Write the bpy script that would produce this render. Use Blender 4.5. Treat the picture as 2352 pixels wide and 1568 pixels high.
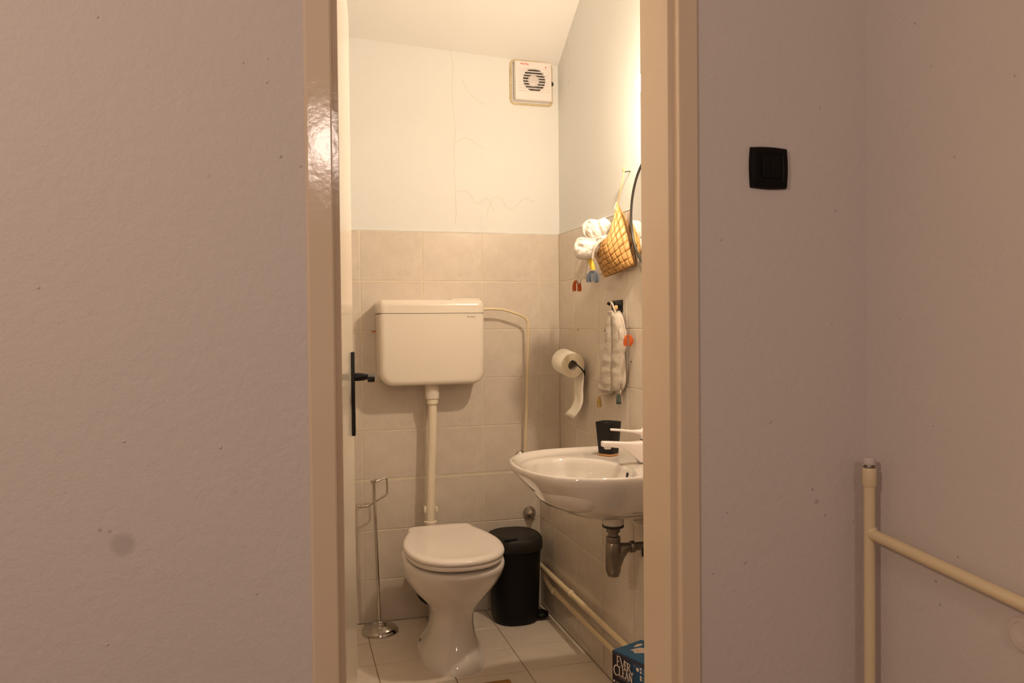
import bpy, bmesh, math, random
from mathutils import Vector, Matrix, noise
random.seed(7)
for o in list(bpy.data.objects): bpy.data.objects.remove(o, do_unlink=True)
SC = bpy.context.scene
COL = SC.collection
PI = math.pi

# ---------------------------------------------------------------- camera, world, big lights, exposure
CAMP = Vector((0, 0, 1.18215))
cd = bpy.data.cameras.new('camera'); cam = bpy.data.objects.new('camera', cd); COL.objects.link(cam)
cd.sensor_width = 36; cd.lens = 27.388; cd.clip_start = .02
R_ = Vector((0.96114415, -0.27586948, -0.00989673)); U_ = Vector((0.01472605, 0.01543985, 0.99977235)); F_ = Vector((0.27565387, 0.96107109, -0.01890239))
cam.matrix_world = Matrix(((R_.x, U_.x, -F_.x, CAMP.x), (R_.y, U_.y, -F_.y, CAMP.y), (R_.z, U_.z, -F_.z, CAMP.z), (0, 0, 0, 1)))
SC.camera = cam
W = bpy.data.worlds.new('world'); SC.world = W; W.use_nodes = True
W.node_tree.nodes['Background'].inputs[0].default_value = (1, .8, .65, 1)
W.node_tree.nodes['Background'].inputs[1].default_value = .02
def area(name, loc, target, size, power, col):
    l = bpy.data.lights.new(name, 'AREA'); l.shape = 'DISK'; l.size = size; l.energy = power; l.color = col
    o = bpy.data.objects.new(name, l); COL.objects.link(o); o.location = loc
    o.rotation_euler = (Vector(target) - Vector(loc)).to_track_quat('-Z', 'Y').to_euler(); return o
area('corridor_ceiling_light', (-1.45, -.25, 2.15), (.5, 1.2, .9), .20, 16.0, (1, .745, .57))
area('corridor_far_light', (.15, -1.6, 2.16), (.2, 1.3, 1.3), .26, 7.0, (1, .79, .67))
area('corridor_soft_fill', (-.2, -2.0, 1.5), (.2, 1.3, 1.2), 1.7, 1.5, (1, .78, .70))  # added soft fill behind the camera, stands for no fixture or window
BULB = 900.0
BULB_COL = (1, .795, .585)
vs = SC.view_settings
vs.view_transform = 'Standard'; vs.look = 'None'; vs.gamma = 1; vs.use_curve_mapping = False; vs.exposure = 0

# ---------------------------------------------------------------- materials
def srgb(r, g, b):
    f = lambda c: (c/12.92 if c <= .04045 else ((c+.055)/1.055)**2.4)
    return (f(r/255), f(g/255), f(b/255), 1)
class NT:
    def __init__(s, name):
        s.m = bpy.data.materials.new(name); s.m.use_nodes = True; s.t = s.m.node_tree; s.n = s.t.nodes
        s.b = s.n['Principled BSDF']
    def add(s, k, **kw):
        n = s.n.new(k)
        for a, v in kw.items(): setattr(n, a, v)
        return n
    def link(s, a, b): s.t.links.new(a, b)
    def set(s, **kw):
        for k, v in kw.items(): s.b.inputs[k.replace('_', ' ')].default_value = v
def mat(name, col, rough=.5, metal=0, bump=0, bscale=80, var=0, vscale=6, spec=.5, coat=0, coord='Object', sub=0):
    k = NT(name); k.set(Base_Color=col, Roughness=rough, Metallic=metal)
    k.b.inputs['Specular IOR Level'].default_value = spec
    if coat: k.b.inputs['Coat Weight'].default_value = coat; k.b.inputs['Coat Roughness'].default_value = .06
    tc = k.add('ShaderNodeTexCoord')
    if var:
        nz = k.add('ShaderNodeTexNoise'); nz.inputs['Scale'].default_value = vscale; nz.inputs['Detail'].default_value = 5
        k.link(tc.outputs[coord], nz.inputs['Vector'])
        mx = k.add('ShaderNodeMix', data_type='RGBA'); k.link(nz.outputs[0], mx.inputs[0])
        mx.inputs[6].default_value = tuple(c*(1-var) for c in col[:3])+(1,); mx.inputs[7].default_value = tuple(min(1, c*(1+var)) for c in col[:3])+(1,)
        k.link(mx.outputs[2], k.b.inputs['Base Color'])
    if bump:
        nz = k.add('ShaderNodeTexNoise'); nz.inputs['Scale'].default_value = bscale; nz.inputs['Detail'].default_value = 4
        k.link(tc.outputs[coord], nz.inputs['Vector'])
        bp = k.add('ShaderNodeBump'); bp.inputs['Strength'].default_value = 1; bp.inputs['Distance'].default_value = bump
        k.link(nz.outputs[0], bp.inputs['Height']); k.link(bp.outputs[0], k.b.inputs['Normal'])
    return k.m

def tile_mat(name, c1, c2, vein, rough):
    k = NT(name); k.set(Roughness=rough); k.b.inputs['Specular IOR Level'].default_value = .5
    tc = k.add('ShaderNodeTexCoord')
    n1 = k.add('ShaderNodeTexNoise'); n1.inputs['Scale'].default_value = 14; n1.inputs['Detail'].default_value = 6
    k.link(tc.outputs['Object'], n1.inputs['Vector'])
    mx = k.add('ShaderNodeMix', data_type='RGBA'); k.link(n1.outputs[0], mx.inputs[0]); mx.inputs[6].default_value = c1; mx.inputs[7].default_value = c2
    # warped voronoi edges give the short marble veins
    mp = k.add('ShaderNodeMapping'); mp.inputs['Scale'].default_value = (1.0, 1.7, 1); mp.inputs['Rotation'].default_value = (0, 0, .7)
    k.link(tc.outputs['Object'], mp.inputs[0])
    n2 = k.add('ShaderNodeTexNoise'); n2.inputs['Scale'].default_value = 22; n2.inputs['Detail'].default_value = 5
    k.link(mp.outputs[0], n2.inputs['Vector'])
    va = k.add('ShaderNodeVectorMath', operation='MULTIPLY_ADD'); k.link(n2.outputs['Color'], va.inputs[0]); va.inputs[1].default_value = (.11, .11, 0); k.link(mp.outputs[0], va.inputs[2])
    vo = k.add('ShaderNodeTexVoronoi', feature='DISTANCE_TO_EDGE'); vo.inputs['Scale'].default_value = 21; k.link(va.outputs[0], vo.inputs['Vector'])
    rp = k.add('ShaderNodeMapRange'); rp.inputs[1].default_value = 0; rp.inputs[2].default_value = .024; rp.inputs[3].default_value = 1; rp.inputs[4].default_value = 0
    k.link(vo.outputs[0], rp.inputs[0])
    n3 = k.add('ShaderNodeTexNoise'); n3.inputs['Scale'].default_value = 34; k.link(tc.outputs['Object'], n3.inputs['Vector'])
    r3 = k.add('ShaderNodeMapRange'); r3.inputs[1].default_value = .46; r3.inputs[2].default_value = .66; r3.inputs[3].default_value = 0; r3.inputs[4].default_value = .5; k.link(n3.outputs[0], r3.inputs[0])
    mu = k.add('ShaderNodeMath', operation='MULTIPLY'); k.link(rp.outputs[0], mu.inputs[0]); k.link(r3.outputs[0], mu.inputs[1])
    m2 = k.add('ShaderNodeMix', data_type='RGBA'); k.link(mu.outputs[0], m2.inputs[0]); k.link(mx.outputs[2], m2.inputs[6]); m2.inputs[7].default_value = vein
    k.link(m2.outputs[2], k.b.inputs['Base Color'])
    bp = k.add('ShaderNodeBump'); bp.inputs['Distance'].default_value = .0004
    k.link(n1.outputs[0], bp.inputs['Height']); k.link(bp.outputs[0], k.b.inputs['Normal'])
    return k.m

def wall_paint(name, col, marks=(), bump=.0011, sc1=55, sc2=190, rough=.6):
    """painted plaster: orange-peel relief, a few marks of their own: (x, y, z, radius, softness, darkness)"""
    k = NT(name); k.set(Roughness=rough); k.b.inputs['Specular IOR Level'].default_value = .3
    tc = k.add('ShaderNodeTexCoord')
    n1 = k.add('ShaderNodeTexNoise'); n1.inputs['Scale'].default_value = sc1; n1.inputs['Detail'].default_value = 3
    n2 = k.add('ShaderNodeTexNoise'); n2.inputs['Scale'].default_value = sc2; n2.inputs['Detail'].default_value = 2
    n3 = k.add('ShaderNodeTexNoise'); n3.inputs['Scale'].default_value = 3; n3.inputs['Detail'].default_value = 3
    for n in (n1, n2, n3): k.link(tc.outputs['Object'], n.inputs['Vector'])
    ad = k.add('ShaderNodeMath', operation='MULTIPLY_ADD'); k.link(n2.outputs[0], ad.inputs[0]); ad.inputs[1].default_value = .6; k.link(n1.outputs[0], ad.inputs[2])
    # sparse paint nibs
    vo = k.add('ShaderNodeTexVoronoi'); vo.inputs['Scale'].default_value = 16; k.link(tc.outputs['Object'], vo.inputs['Vector'])
    nb = k.add('ShaderNodeMapRange'); nb.inputs[1].default_value = .02; nb.inputs[2].default_value = .05; nb.inputs[3].default_value = 1.2; nb.inputs[4].default_value = 0; k.link(vo.outputs[0], nb.inputs[0])
    a2 = k.add('ShaderNodeMath', operation='ADD'); k.link(ad.outputs[0], a2.inputs[0]); k.link(nb.outputs[0], a2.inputs[1])
    bp = k.add('ShaderNodeBump'); bp.inputs['Distance'].default_value = bump; k.link(a2.outputs[0], bp.inputs['Height']); k.link(bp.outputs[0], k.b.inputs['Normal'])
    mx = k.add('ShaderNodeMix', data_type='RGBA'); k.link(n3.outputs[0], mx.inputs[0])
    mx.inputs[6].default_value = tuple(c*.97 for c in col[:3])+(1,); mx.inputs[7].default_value = tuple(c*1.03 for c in col[:3])+(1,)
    last = mx.outputs[2]
    for (x, y, z, r, soft, dark) in marks:
        d = k.add('ShaderNodeVectorMath', operation='DISTANCE'); k.link(tc.outputs['Object'], d.inputs[0]); d.inputs[1].default_value = (x, y, z)
        mr = k.add('ShaderNodeMapRange'); mr.inputs[1].default_value = r; mr.inputs[2].default_value = r+soft; mr.inputs[3].default_value = dark; mr.inputs[4].default_value = 0
        k.link(d.outputs['Value'], mr.inputs[0])
        m = k.add('ShaderNodeMix', data_type='RGBA'); k.link(mr.outputs[0], m.inputs[0]); k.link(last, m.inputs[6]); m.inputs[7].default_value = (.10, .085, .08, 1); last = m.outputs[2]
    k.link(last, k.b.inputs['Base Color'])
    return k.m

M = {}
M['corridor'] = wall_paint('corridor_paint', (.665, .605, .58, 1), marks=[(-.257, 1.35, .8439, .013, .009, .22), (-.0075, 1.35, 1.467, .001, .0025, .5), (.66, 1.35, 1.0, .001, .002, .5), (-.12, 1.35, 1.43, .001, .003, .2), (-.289, 1.35, .869, .0015, .003, .35), (-.275, 1.35, .866, .001, .003, .35),
    (1.02, 1.35, .845, .001, .002, .6), (1.05, 1.35, .79, .001, .002, .5), (1.152, 1.17, .70, .0015, .002, .5), (1.152, 1.16, .66, .001, .003, .4), (1.152, 1.12, .76, .001, .002, .5), (1.152, 1.22, 1.75, .001, .002, .5), (1.03, 1.35, .82, .001, .006, .4)])
M['plaster'] = wall_paint('cream_plaster', (.775, .77, .735, 1), bump=.0007, sc1=22, sc2=90)
M['ceilp'] = wall_paint('ceiling_plaster', (.80, .78, .74, 1), bump=.0006, sc1=14, sc2=70)
M['tile'] = tile_mat('wall_tile_glaze', (.60, .52, .43, 1), (.76, .68, .58, 1), (.33, .27, .205, 1), .16)
M['ftile'] = tile_mat('floor_tile_glaze', (.70, .60, .49, 1), (.86, .76, .64, 1), (.42, .33, .25, 1), .3)
M['grout'] = mat('wall_grout', (.74, .66, .50, 1), .6, bump=.0004, bscale=300, var=.12, vscale=9)
M['fgrout'] = mat('floor_grout', (.36, .27, .17, 1), .8, bump=.0004, bscale=300, var=.45, vscale=12)
M['frame'] = mat('cream_gloss_paint', (.72, .585, .44, 1), .12, bump=.00035, bscale=45, var=.04, vscale=4, spec=.45)
M['door'] = mat('door_gloss_paint', (.84, .76, .64, 1), .13, bump=.00015, bscale=30, spec=.7)
M['black'] = mat('black_metal', (.006, .0055, .005, 1), .4, spec=.35)
M['plastic_black'] = mat('black_plastic', (.0035, .003, .0025, 1), .5, spec=.25, bump=.0001, bscale=400)
M['bin_lid'] = mat('matt_black_lid', (.016, .0135, .011, 1), .6, spec=.4, bump=.0002, bscale=300, var=.2, vscale=40)
M['switch'] = mat('switch_black', (.004, .003, .0028, 1), .5, spec=.15)
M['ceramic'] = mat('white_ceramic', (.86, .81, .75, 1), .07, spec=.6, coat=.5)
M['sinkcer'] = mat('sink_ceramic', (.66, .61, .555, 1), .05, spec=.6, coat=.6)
M['seat'] = mat('seat_plastic', (.88, .80, .73, 1), .16, spec=.5)
M['cistern'] = mat('cistern_plastic', (.79, .71, .60, 1), .22, spec=.5)
M['pipe_white'] = mat('yellowed_pvc', (.84, .74, .58, 1), .3)
M['pipe_cream'] = mat('cream_pipe_paint', (.78, .64, .41, 1), .3, bump=.0003, bscale=60, spec=.5)
M['faucet'] = mat('white_enamel', (.90, .82, .79, 1), .15, spec=.6)
M['chrome'] = mat('chrome', (.62, .58, .53, 1), .12, metal=1)
M['dullchrome'] = mat('brushed_chrome', (.42, .38, .33, 1), .3, metal=1, bump=.00008, bscale=300)
M['trap'] = mat('stained_chrome', (.21, .175, .14, 1), .30, metal=.8, var=.5, vscale=22, bump=.0002, bscale=120)
M['dark'] = mat('dark_gap', (.01, .008, .006, 1), .8)
M['rubber'] = mat('black_rubber', (.02, .016, .012, 1), .5)
M['fanwhite'] = mat('fan_plastic', (.84, .77, .73, 1), .3)
M['caulk'] = mat('old_caulk', (.62, .50, .30, 1), .8, bump=.002, bscale=90, var=.3, vscale=50)
M['fandark'] = mat('fan_grey', (.13, .12, .10, 1), .6, var=.4, vscale=60)
M['red'] = mat('red_print', (.75, .05, .02, 1), .5)
M['towel'] = mat('terry_cloth', (.66, .575, .48, 1), .95, bump=.0040, bscale=420, var=.10, vscale=60)
M['towel2'] = mat('white_terry', (.84, .78, .70, 1), .95, bump=.0025, bscale=420, var=.06, vscale=50)
M['cloth'] = mat('flat_cloth', (.68, .59, .50, 1), .9, bump=.0005, bscale=500)
M['orange'] = mat('orange_yarn', (.62, .13, .025, 1), .8, bump=.0006, bscale=700)
M['yellow'] = mat('yellow_yarn', (.80, .52, .05, 1), .7)
M['paleyellow'] = mat('pale_yellow_yarn', (.75, .55, .22, 1), .8)
M['bluegrey'] = mat('bluegrey_yarn', (.13, .15, .18, 1), .85)
M['greengrey'] = mat('greengrey_yarn', (.10, .12, .10, 1), .85)
M['bark'] = mat('birch_bark', (.60, .33, .105, 1), .45, bump=.0005, bscale=130, var=.16, vscale=30)
M['gapshade'] = mat('gap_shade_brown', (.10, .05, .02, 1), .7, var=.15, vscale=30)  # shade inside the basket, put into a dark brown colour
M['straw'] = mat('straw_string', (.72, .48, .20, 1), .8)
M['paper'] = mat('toilet_paper', (.93, .87, .75, 1), .9, bump=.0004, bscale=200)
M['paperside'] = mat('paper_roll_side', (.84, .74, .55, 1), .95, bump=.0006, bscale=90)
M['core'] = mat('cardboard_core', (.62, .55, .47, 1), .9)
M['bamboo'] = mat('bamboo', (.60, .32, .11, 1), .5)
M['wood'] = mat('oiled_wood', (.42, .20, .05, 1), .45, bump=.0003, bscale=60, var=.25, vscale=14)
M['disc'] = mat('painted_disc', (.68, .60, .56, 1), .45)
M['boxtop'] = mat('box_blue_print', (.005, .14, .32, 1), .3, var=.08)
M['boxedge'] = mat('box_edge_navy', (.03, .03, .06, 1), .4)
M['print_white'] = mat('white_print', (.80, .68, .56, 1), .5)
M['print_grey'] = mat('grey_print', (.35, .33, .33, 1), .5)
M['mirror_frame'] = mat('mirror_black_frame', (.03, .027, .022, 1), .35)
k = NT('mirror_glass'); k.set(Base_Color=(.86, .86, .84, 1), Roughness=.015, Metallic=1); M['mirror'] = k.m
k = NT('box_front_print'); k.set(Roughness=.3)
tc = k.add('ShaderNodeTexCoord'); sx = k.add('ShaderNodeSeparateXYZ'); k.link(tc.outputs['Object'], sx.inputs[0])
rg = k.add('ShaderNodeMapRange'); rg.inputs[1].default_value = .05; rg.inputs[2].default_value = .13; k.link(sx.outputs[0], rg.inputs[0])
mx = k.add('ShaderNodeMix', data_type='RGBA'); k.link(rg.outputs[0], mx.inputs[0]); mx.inputs[6].default_value = (.012, .012, .028, 1); mx.inputs[7].default_value = (.006, .12, .28, 1)
k.link(mx.outputs[2], k.b.inputs['Base Color']); M['boxfront'] = k.m
k = NT('bulb_glow'); k.b.inputs['Base Color'].default_value = (1, 1, 1, 1)
k.b.inputs['Emission Color'].default_value = BULB_COL+(1,); k.b.inputs['Emission Strength'].default_value = BULB; M['bulb'] = k.m

# ---------------------------------------------------------------- mesh helpers
ORG = {}
class MB:
    def __init__(s): s.v = []; s.f = []
    def add(s, vs_, fs):
        b = len(s.v); s.v += [Vector(p) for p in vs_]; s.f += [tuple(b+i for i in f) for f in fs]; return s
    def box(s, x0, x1, y0, y1, z0, z1, T=None):
        p = [(x, y, z) for z in (z0, z1) for y in (y0, y1) for x in (x0, x1)]
        if T: p = [T(Vector(q)) for q in p]
        return s.add(p, [(0, 2, 3, 1), (4, 5, 7, 6), (0, 1, 5, 4), (2, 6, 7, 3), (0, 4, 6, 2), (1, 3, 7, 5)])
    def loft(s, rings, c0=True, c1=True, closed=True):
        n = len(rings[0]); b = len(s.v)
        for r in rings: s.v += [Vector(p) for p in r]
        for i in range(len(rings)-1):
            for j in range(n if closed else n-1):
                k = (j+1) % n
                s.f.append((b+i*n+j, b+i*n+k, b+(i+1)*n+k, b+(i+1)*n+j))
        if c0: s.f.append(tuple(b+j for j in reversed(range(n))))
        if c1: s.f.append(tuple(b+(len(rings)-1)*n+j for j in range(n)))
        return s
    def tube(s, path, r, n=10, caps=True):
        P = [Vector(p) for p in path]; R = r if isinstance(r, (list, tuple)) else [r]*len(P)
        t0 = (P[1]-P[0]).normalized(); a = Vector((0, 0, 1)) if abs(t0.z) < .9 else Vector((1, 0, 0))
        x = t0.cross(a).normalized(); rings = []
        for i, p in enumerate(P):
            t = ((P[min(i+1, len(P)-1)]-P[max(i-1, 0)])).normalized()
            x = (x-t*x.dot(t)).normalized(); y = t.cross(x)
            rings.append([p+(x*math.cos(2*PI*j/n)+y*math.sin(2*PI*j/n))*R[i] for j in range(n)])
        return s.loft(rings, caps, caps)
    def lathe(s, c, prof, axis=(0, 0, 1), n=32, c0=True, c1=True):
        ax = Vector(axis).normalized(); a = Vector((1, 0, 0)) if abs(ax.x) < .9 else Vector((0, 1, 0))
        x = (a-ax*a.dot(ax)).normalized(); y = ax.cross(x); c = Vector(c)
        return s.loft([[c+ax*h+(x*math.cos(2*PI*j/n)+y*math.sin(2*PI*j/n))*r for j in range(n)] for r, h in prof], c0, c1)
    def sphere(s, c, r, n=16, m=10, sc=(1, 1, 1)):
        c = Vector(c)
        return s.loft([[c+Vector((math.cos(2*PI*j/n)*math.sin(PI*i/m)*r*sc[0], math.sin(2*PI*j/n)*math.sin(PI*i/m)*r*sc[1], -math.cos(PI*i/m)*r*sc[2])) for j in range(n)] for i in [.15]+list(range(1, m))+[m-.15]], True, True)
    def grid(s, rows):
        return s.loft(rows, False, False, closed=False)
    def build(s, name, m, parent=None, smooth=True, bevel=0, solid=0, sub=0, seg=2, angle=40, origin=None, fix=True):
        if origin is None:
            origin = ORG[parent.name] if parent else Vector((0, 0, 0))
        origin = Vector(origin)
        me = bpy.data.meshes.new(name); me.from_pydata([p-origin for p in s.v], [], s.f)
        bm = bmesh.new(); bm.from_mesh(me); bmesh.ops.remove_doubles(bm, verts=bm.verts, dist=1e-6)
        if fix: bmesh.ops.recalc_face_normals(bm, faces=bm.faces)
        bm.to_mesh(me); bm.free()
        for p in me.polygons: p.use_smooth = smooth
        me.materials.append(m if not isinstance(m, str) else M[m])
        o = bpy.data.objects.new(name, me); COL.objects.link(o)
        if parent: o.parent = parent; o.location = origin-ORG[parent.name]
        else: o.location = origin
        ORG[o.name] = origin
        if solid: q = o.modifiers.new('s', 'SOLIDIFY'); q.thickness = solid; q.offset = 0
        if bevel: q = o.modifiers.new('b', 'BEVEL'); q.width = bevel; q.segments = seg; q.limit_method = 'ANGLE'; q.angle_limit = math.radians(30)
        if sub: q = o.modifiers.new('u', 'SUBSURF'); q.levels = sub; q.render_levels = sub
        if smooth: me.set_sharp_from_angle(angle=math.radians(angle)) if not (bevel or sub) else None
        return o
def thing(name, label, cat, loc, group=None):
    o = bpy.data.objects.new(name, None); COL.objects.link(o); o.location = loc; o.empty_display_size = .05
    ORG[o.name] = Vector(loc); return tag(o, label, cat, group)
def tag(o, label, cat=None, group=None):
    o['label'] = label
    if cat: o['category'] = cat
    if group: o['group'] = group
    return o
def struct(o): o['kind'] = 'structure'; return o
def text(s, size, m, parent, mw, name='lettering', depth=.0003, sx=1):
    c = bpy.data.curves.new('t', 'FONT'); c.body = s; c.size = size; c.extrude = depth
    o = bpy.data.objects.new('t', c); COL.objects.link(o); bpy.context.view_layer.update()
    me = bpy.data.meshes.new_from_object(o.evaluated_get(bpy.context.evaluated_depsgraph_get()))
    bpy.data.objects.remove(o); bpy.data.curves.remove(c)
    org = ORG[parent.name]
    for v in me.vertices: v.co = (mw @ Vector((v.co.x*sx, v.co.y, v.co.z)))-org
    me.materials.clear(); me.materials.append(M[m]); me.name = name
    q = bpy.data.objects.new(name, me); COL.objects.link(q); q.parent = parent; ORG[q.name] = org; return q
def frame(origin, x, y):
    x = Vector(x).normalized(); y = Vector(y).normalized(); z = x.cross(y)
    return Matrix(((x.x, y.x, z.x, origin[0]), (x.y, y.y, z.y, origin[1]), (x.z, y.z, z.z, origin[2]), (0, 0, 0, 1)))
def arc(c, r, a0, a1, n, x=(1, 0, 0), y=(0, 1, 0)):
    c = Vector(c); x = Vector(x); y = Vector(y)
    return [c+x*r*math.cos(a0+(a1-a0)*i/n)+y*r*math.sin(a0+(a1-a0)*i/n) for i in range(n+1)]
def smooth_path(P, k=6):
    P = [Vector(p) for p in P]; out = []
    for i in range(len(P)-1):
        p0, p1, p2, p3 = P[max(i-1, 0)], P[i], P[i+1], P[min(i+2, len(P)-1)]
        for j in range(k):
            t = j/k; out.append(.5*((2*p1)+(p2-p0)*t+(2*p0-5*p1+4*p2-p3)*t*t+(3*p1-p0-3*p2+p3)*t**3))
    out.append(P[-1]); return out
def lerp_tab(tab, z):
    tab = sorted(tab)
    if z <= tab[0][0]: return tab[0][1]
    for (a, va), (b, vb) in zip(tab, tab[1:]):
        if z <= b: return va+(vb-va)*(z-a)/(b-a)
    return tab[-1][1]
def nz(p, s, seed=0): return noise.noise(Vector(p)*s+Vector((seed, seed*1.7, -seed)))

# ---------------------------------------------------------------- setting
YB, XR, XL, TW, TH = 3.143, 1.1127, 1.019, .24857, .2
YF, YI = 1.35, 1.484
Z0 = 1.571
def slab(name, m, *a, parent=None):
    o = MB().box(*a).build(name, m, parent, smooth=False, origin=(0, 0, 0)); return struct(o) if not parent else o
floor = slab('floor', 'fgrout', -.25, 1.30, YI-.134, YB+.1, -.12, -.0022)
floor_c = slab('floor_corridor', mat('corridor_floor', (.30, .22, .15, 1), .4, var=.2, vscale=5), -1.7, 1.3, -2.3, YI-.13, -.12, 0)
wall_back = slab('wall_back', 'plaster', -.12, 1.3, YB+.005, YB+.12, -.1, 2.75)
wall_right = slab('wall_right', 'plaster', XR+.005, XR+.13, YI, YB+.06, .55, 3.75)
wall_left = slab('wall_left', 'plaster', -.12, -.005, YI, YB+.06, -.1, 3.75)
w = MB(); w.box(-1.7, .045, YF, YI, -.1, 2.60); w.box(.742, 1.30, YF, YI, -.1, 2.60); w.box(.045, .742, YF, YI, 2.045, 2.60); w.box(-.12, 1.3, YF+.02, YI, 2.6, 3.75)
wall_front = struct(w.build('wall_front', 'corridor', smooth=False))
wall_cr = slab('wall_corridor_right', 'corridor', 1.152, 1.28, -2.3, YF+.02, -.1, 2.6)
wall_cl = slab('wall_corridor_left', 'corridor', -1.82, -1.7, -2.3, YF+.1, -.1, 2.6)
wall_rear = slab('wall_corridor_rear', 'corridor', -1.8, 1.28, -2.42, -2.3, -.1, 2.6)
ceil_c = slab('ceiling_corridor', 'ceilp', -1.8, 1.28, -2.4, YF+.02, 2.6, 2.7)
# stair underside: rises towards the door
zc = lambda x, y: 2.345-.047*x+.665*(YB-y)
N = 14; rows = []
for i in range(N+1):
    y = YB+.03-(YB+.03-YI+.02)*i/N
    rows.append([(x, y, zc(x, y)+.004*nz((x, y, 0), 3)) for x in [-.05+1.2*j/10 for j in range(11)]])
cm = MB(); cm.grid(rows); cm.grid([[(p[0], p[1], p[2]+.1) for p in r] for r in rows])
struct(cm.build('ceiling', 'ceilp'))
# raised ledge (boxed-in pipes) below the basin
ledge = slab('wall_ledge', 'grout', XL+.0025, XR+.08, YI+.002, YB+.02, -.05, .5755)

# one glazed tile = one object, all full tiles share one mesh
TC = {}
def tile_mesh(x0, x1, y0, y1, m):
    key = (round(x0, 4), round(x1, 4), round(y0, 4), round(y1, 4), m)
    if key in TC: return TC[key]
    g, b = .0018, .0016; x0 += g; x1 -= g; y0 += g; y1 -= g
    v = []
    for z, i in ((-.006, 0), (-.0013, 0), (-.0003, b*.5), (0, b*1.3)):
        v += [(x0+i, y0+i, z), (x1-i, y0+i, z), (x1-i, y1-i, z), (x0+i, y1-i, z)]
    f = [(a*4+j, a*4+(j+1) % 4, a*4+4+(j+1) % 4, a*4+4+j) for a in range(3) for j in range(4)]+[(12, 13, 14, 15)]
    me = bpy.data.meshes.new('tile'); me.from_pydata(v, [], f); me.materials.append(M[m])
    TC[key] = me; return me
def lay(parent, rot, place, us, vs_, m='tile'):
    """us, vs_: lists of (full_start, a, b) cells; place(u, v) -> world point of the full tile's centre"""
    for (u0, a, b) in us:
        for (v0, c, d) in vs_:
            if b-a < .012 or d-c < .012: continue
            me = tile_mesh(a-u0-TW/2, b-u0-TW/2, c-v0-TH/2, d-v0-TH/2, m)
            o = bpy.data.objects.new('tile', me); COL.objects.link(o); o.parent = parent
            o.location = Vector(place(u0+TW/2, v0+TH/2))
            o.rotation_euler = (rot[0]+random.uniform(-.0012, .0012), rot[1]+random.uniform(-.0012, .0012), rot[2])
def cells(start, step, lo, hi):
    out = []; k = math.floor((lo-start)/step)
    while start+k*step < hi-1e-6:
        s = start+k*step; out.append((s, max(s, lo), min(s+step, hi))); k += 1
    return out
R90 = math.radians(90)
zr_all = cells(Z0, TH, 0, Z0); zr_up = cells(Z0, TH, .577, Z0); zr_lo = cells(Z0, TH, 0, .5765)
lay(wall_back, (R90, 0, 0), lambda u, v: (u, YB, v), cells(.27758, TW, .0, XR), zr_up)
lay(wall_back, (R90, 0, 0), lambda u, v: (u, YB, v), cells(.27758, TW, .0, XL), zr_lo)
# right wall: u runs towards the viewer (-Y)
lay(wall_right, (R90, 0, -R90), lambda u, v: (XR, -u, v), cells(-2.9487, TW, -YB, -YI), zr_up)
lay(ledge, (R90, 0, -R90), lambda u, v: (XL, -u, v), cells(-2.954, TW, -YB, -YI), zr_lo)
lay(wall_left, (R90, 0, R90), lambda u, v: (0, u, v), cells(2.95, TW, YI, YB), zr_all)
for (u0, a, b) in cells(-2.954, TW, -YB, -YI):
    me = tile_mesh(a-u0-TW/2, b-u0-TW/2, -.047, .0455, 'tile'); o = bpy.data.objects.new('tile', me); COL.objects.link(o); o.parent = ledge
    o.rotation_euler = (0, 0, -R90); o.location = (XL+.047, -(u0+TW/2), .5785)
lay(floor, (0, 0, 0), lambda u, v: (u, v, 0), cells(.27682, TW, 0, XL), cells(2.94692, TH, YI, YB), 'ftile')
gr = MB(); gr.box(-.004, XR+.004, YB+.0015, YB+.0052, 0, Z0+.002); gr.build('grout', 'grout', wall_back, smooth=False)
gr = MB(); gr.box(XR+.0015, XR+.0052, YI, YB, .57, Z0+.002); gr.build('grout', 'grout', wall_right, smooth=False)
gr = MB(); gr.box(-.0052, -.0015, YI, YB, 0, Z0+.002); gr.build('grout', 'grout', wall_left, smooth=False)
# rounded plaster lip over the top tile row
lip = MB(); lip.tube([(0, YB+.004, Z0+.003), (XR, YB+.004, Z0+.003)], .0045, 8); lip.build('plaster_lip', 'plaster', wall_back)
lip = MB(); lip.tube([(XR+.004, YB, Z0+.003), (XR+.004, YI, Z0+.003)], .0045, 8); lip.build('plaster_lip', 'plaster', wall_right)
# hairline cracks in the plaster of the back wall
def crack(P, parent, off):
    P = smooth_path(P, 5); P = [p+Vector((.004*nz(p, 40), 0, .004*nz(p, 40, 3)))*(1 if off else 1) for p in P]
    MB().tube(P, .0006, 4).build('hairline_crack', crackm, parent)
crackm = mat('crack_tan', (.69, .62, .52, 1), .9)
yb = YB+.0048
crack([(.655, yb, 2.312), (.662, yb, 2.25), (.659, yb, 2.12), (.668, yb, 2.0), (.664, yb, 1.86), (.668, yb, 1.7), (.666, yb, 1.6)], wall_back, 1)
crack([(.668, yb, 1.74), (.72, yb, 1.74), (.76, yb, 1.69), (.80, yb, 1.72), (.83, yb, 1.66)], wall_back, 1)
crack([(.665, yb, 1.93), (.70, yb, 1.96), (.74, yb, 1.95), (.79, yb, 1.92)], wall_back, 1)
crack([(.70, yb, 2.2), (.735, yb, 2.14), (.80, yb, 2.10)], wall_back, 1)
crack([(.80, yb, 1.64), (.82, yb, 1.71), (.86, yb, 1.72), (.90, yb, 1.67), (.96, yb, 1.72), (1.0, yb, 1.71)], wall_back, 1)
crack([(XR+.0048, 2.98, 2.55), (XR+.0048, 3.0, 2.44), (XR+.0048, 3.03, 2.38), (XR+.0048, 3.01, 2.28), (XR+.0048, 3.02, 2.17)], wall_right, 1)
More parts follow.
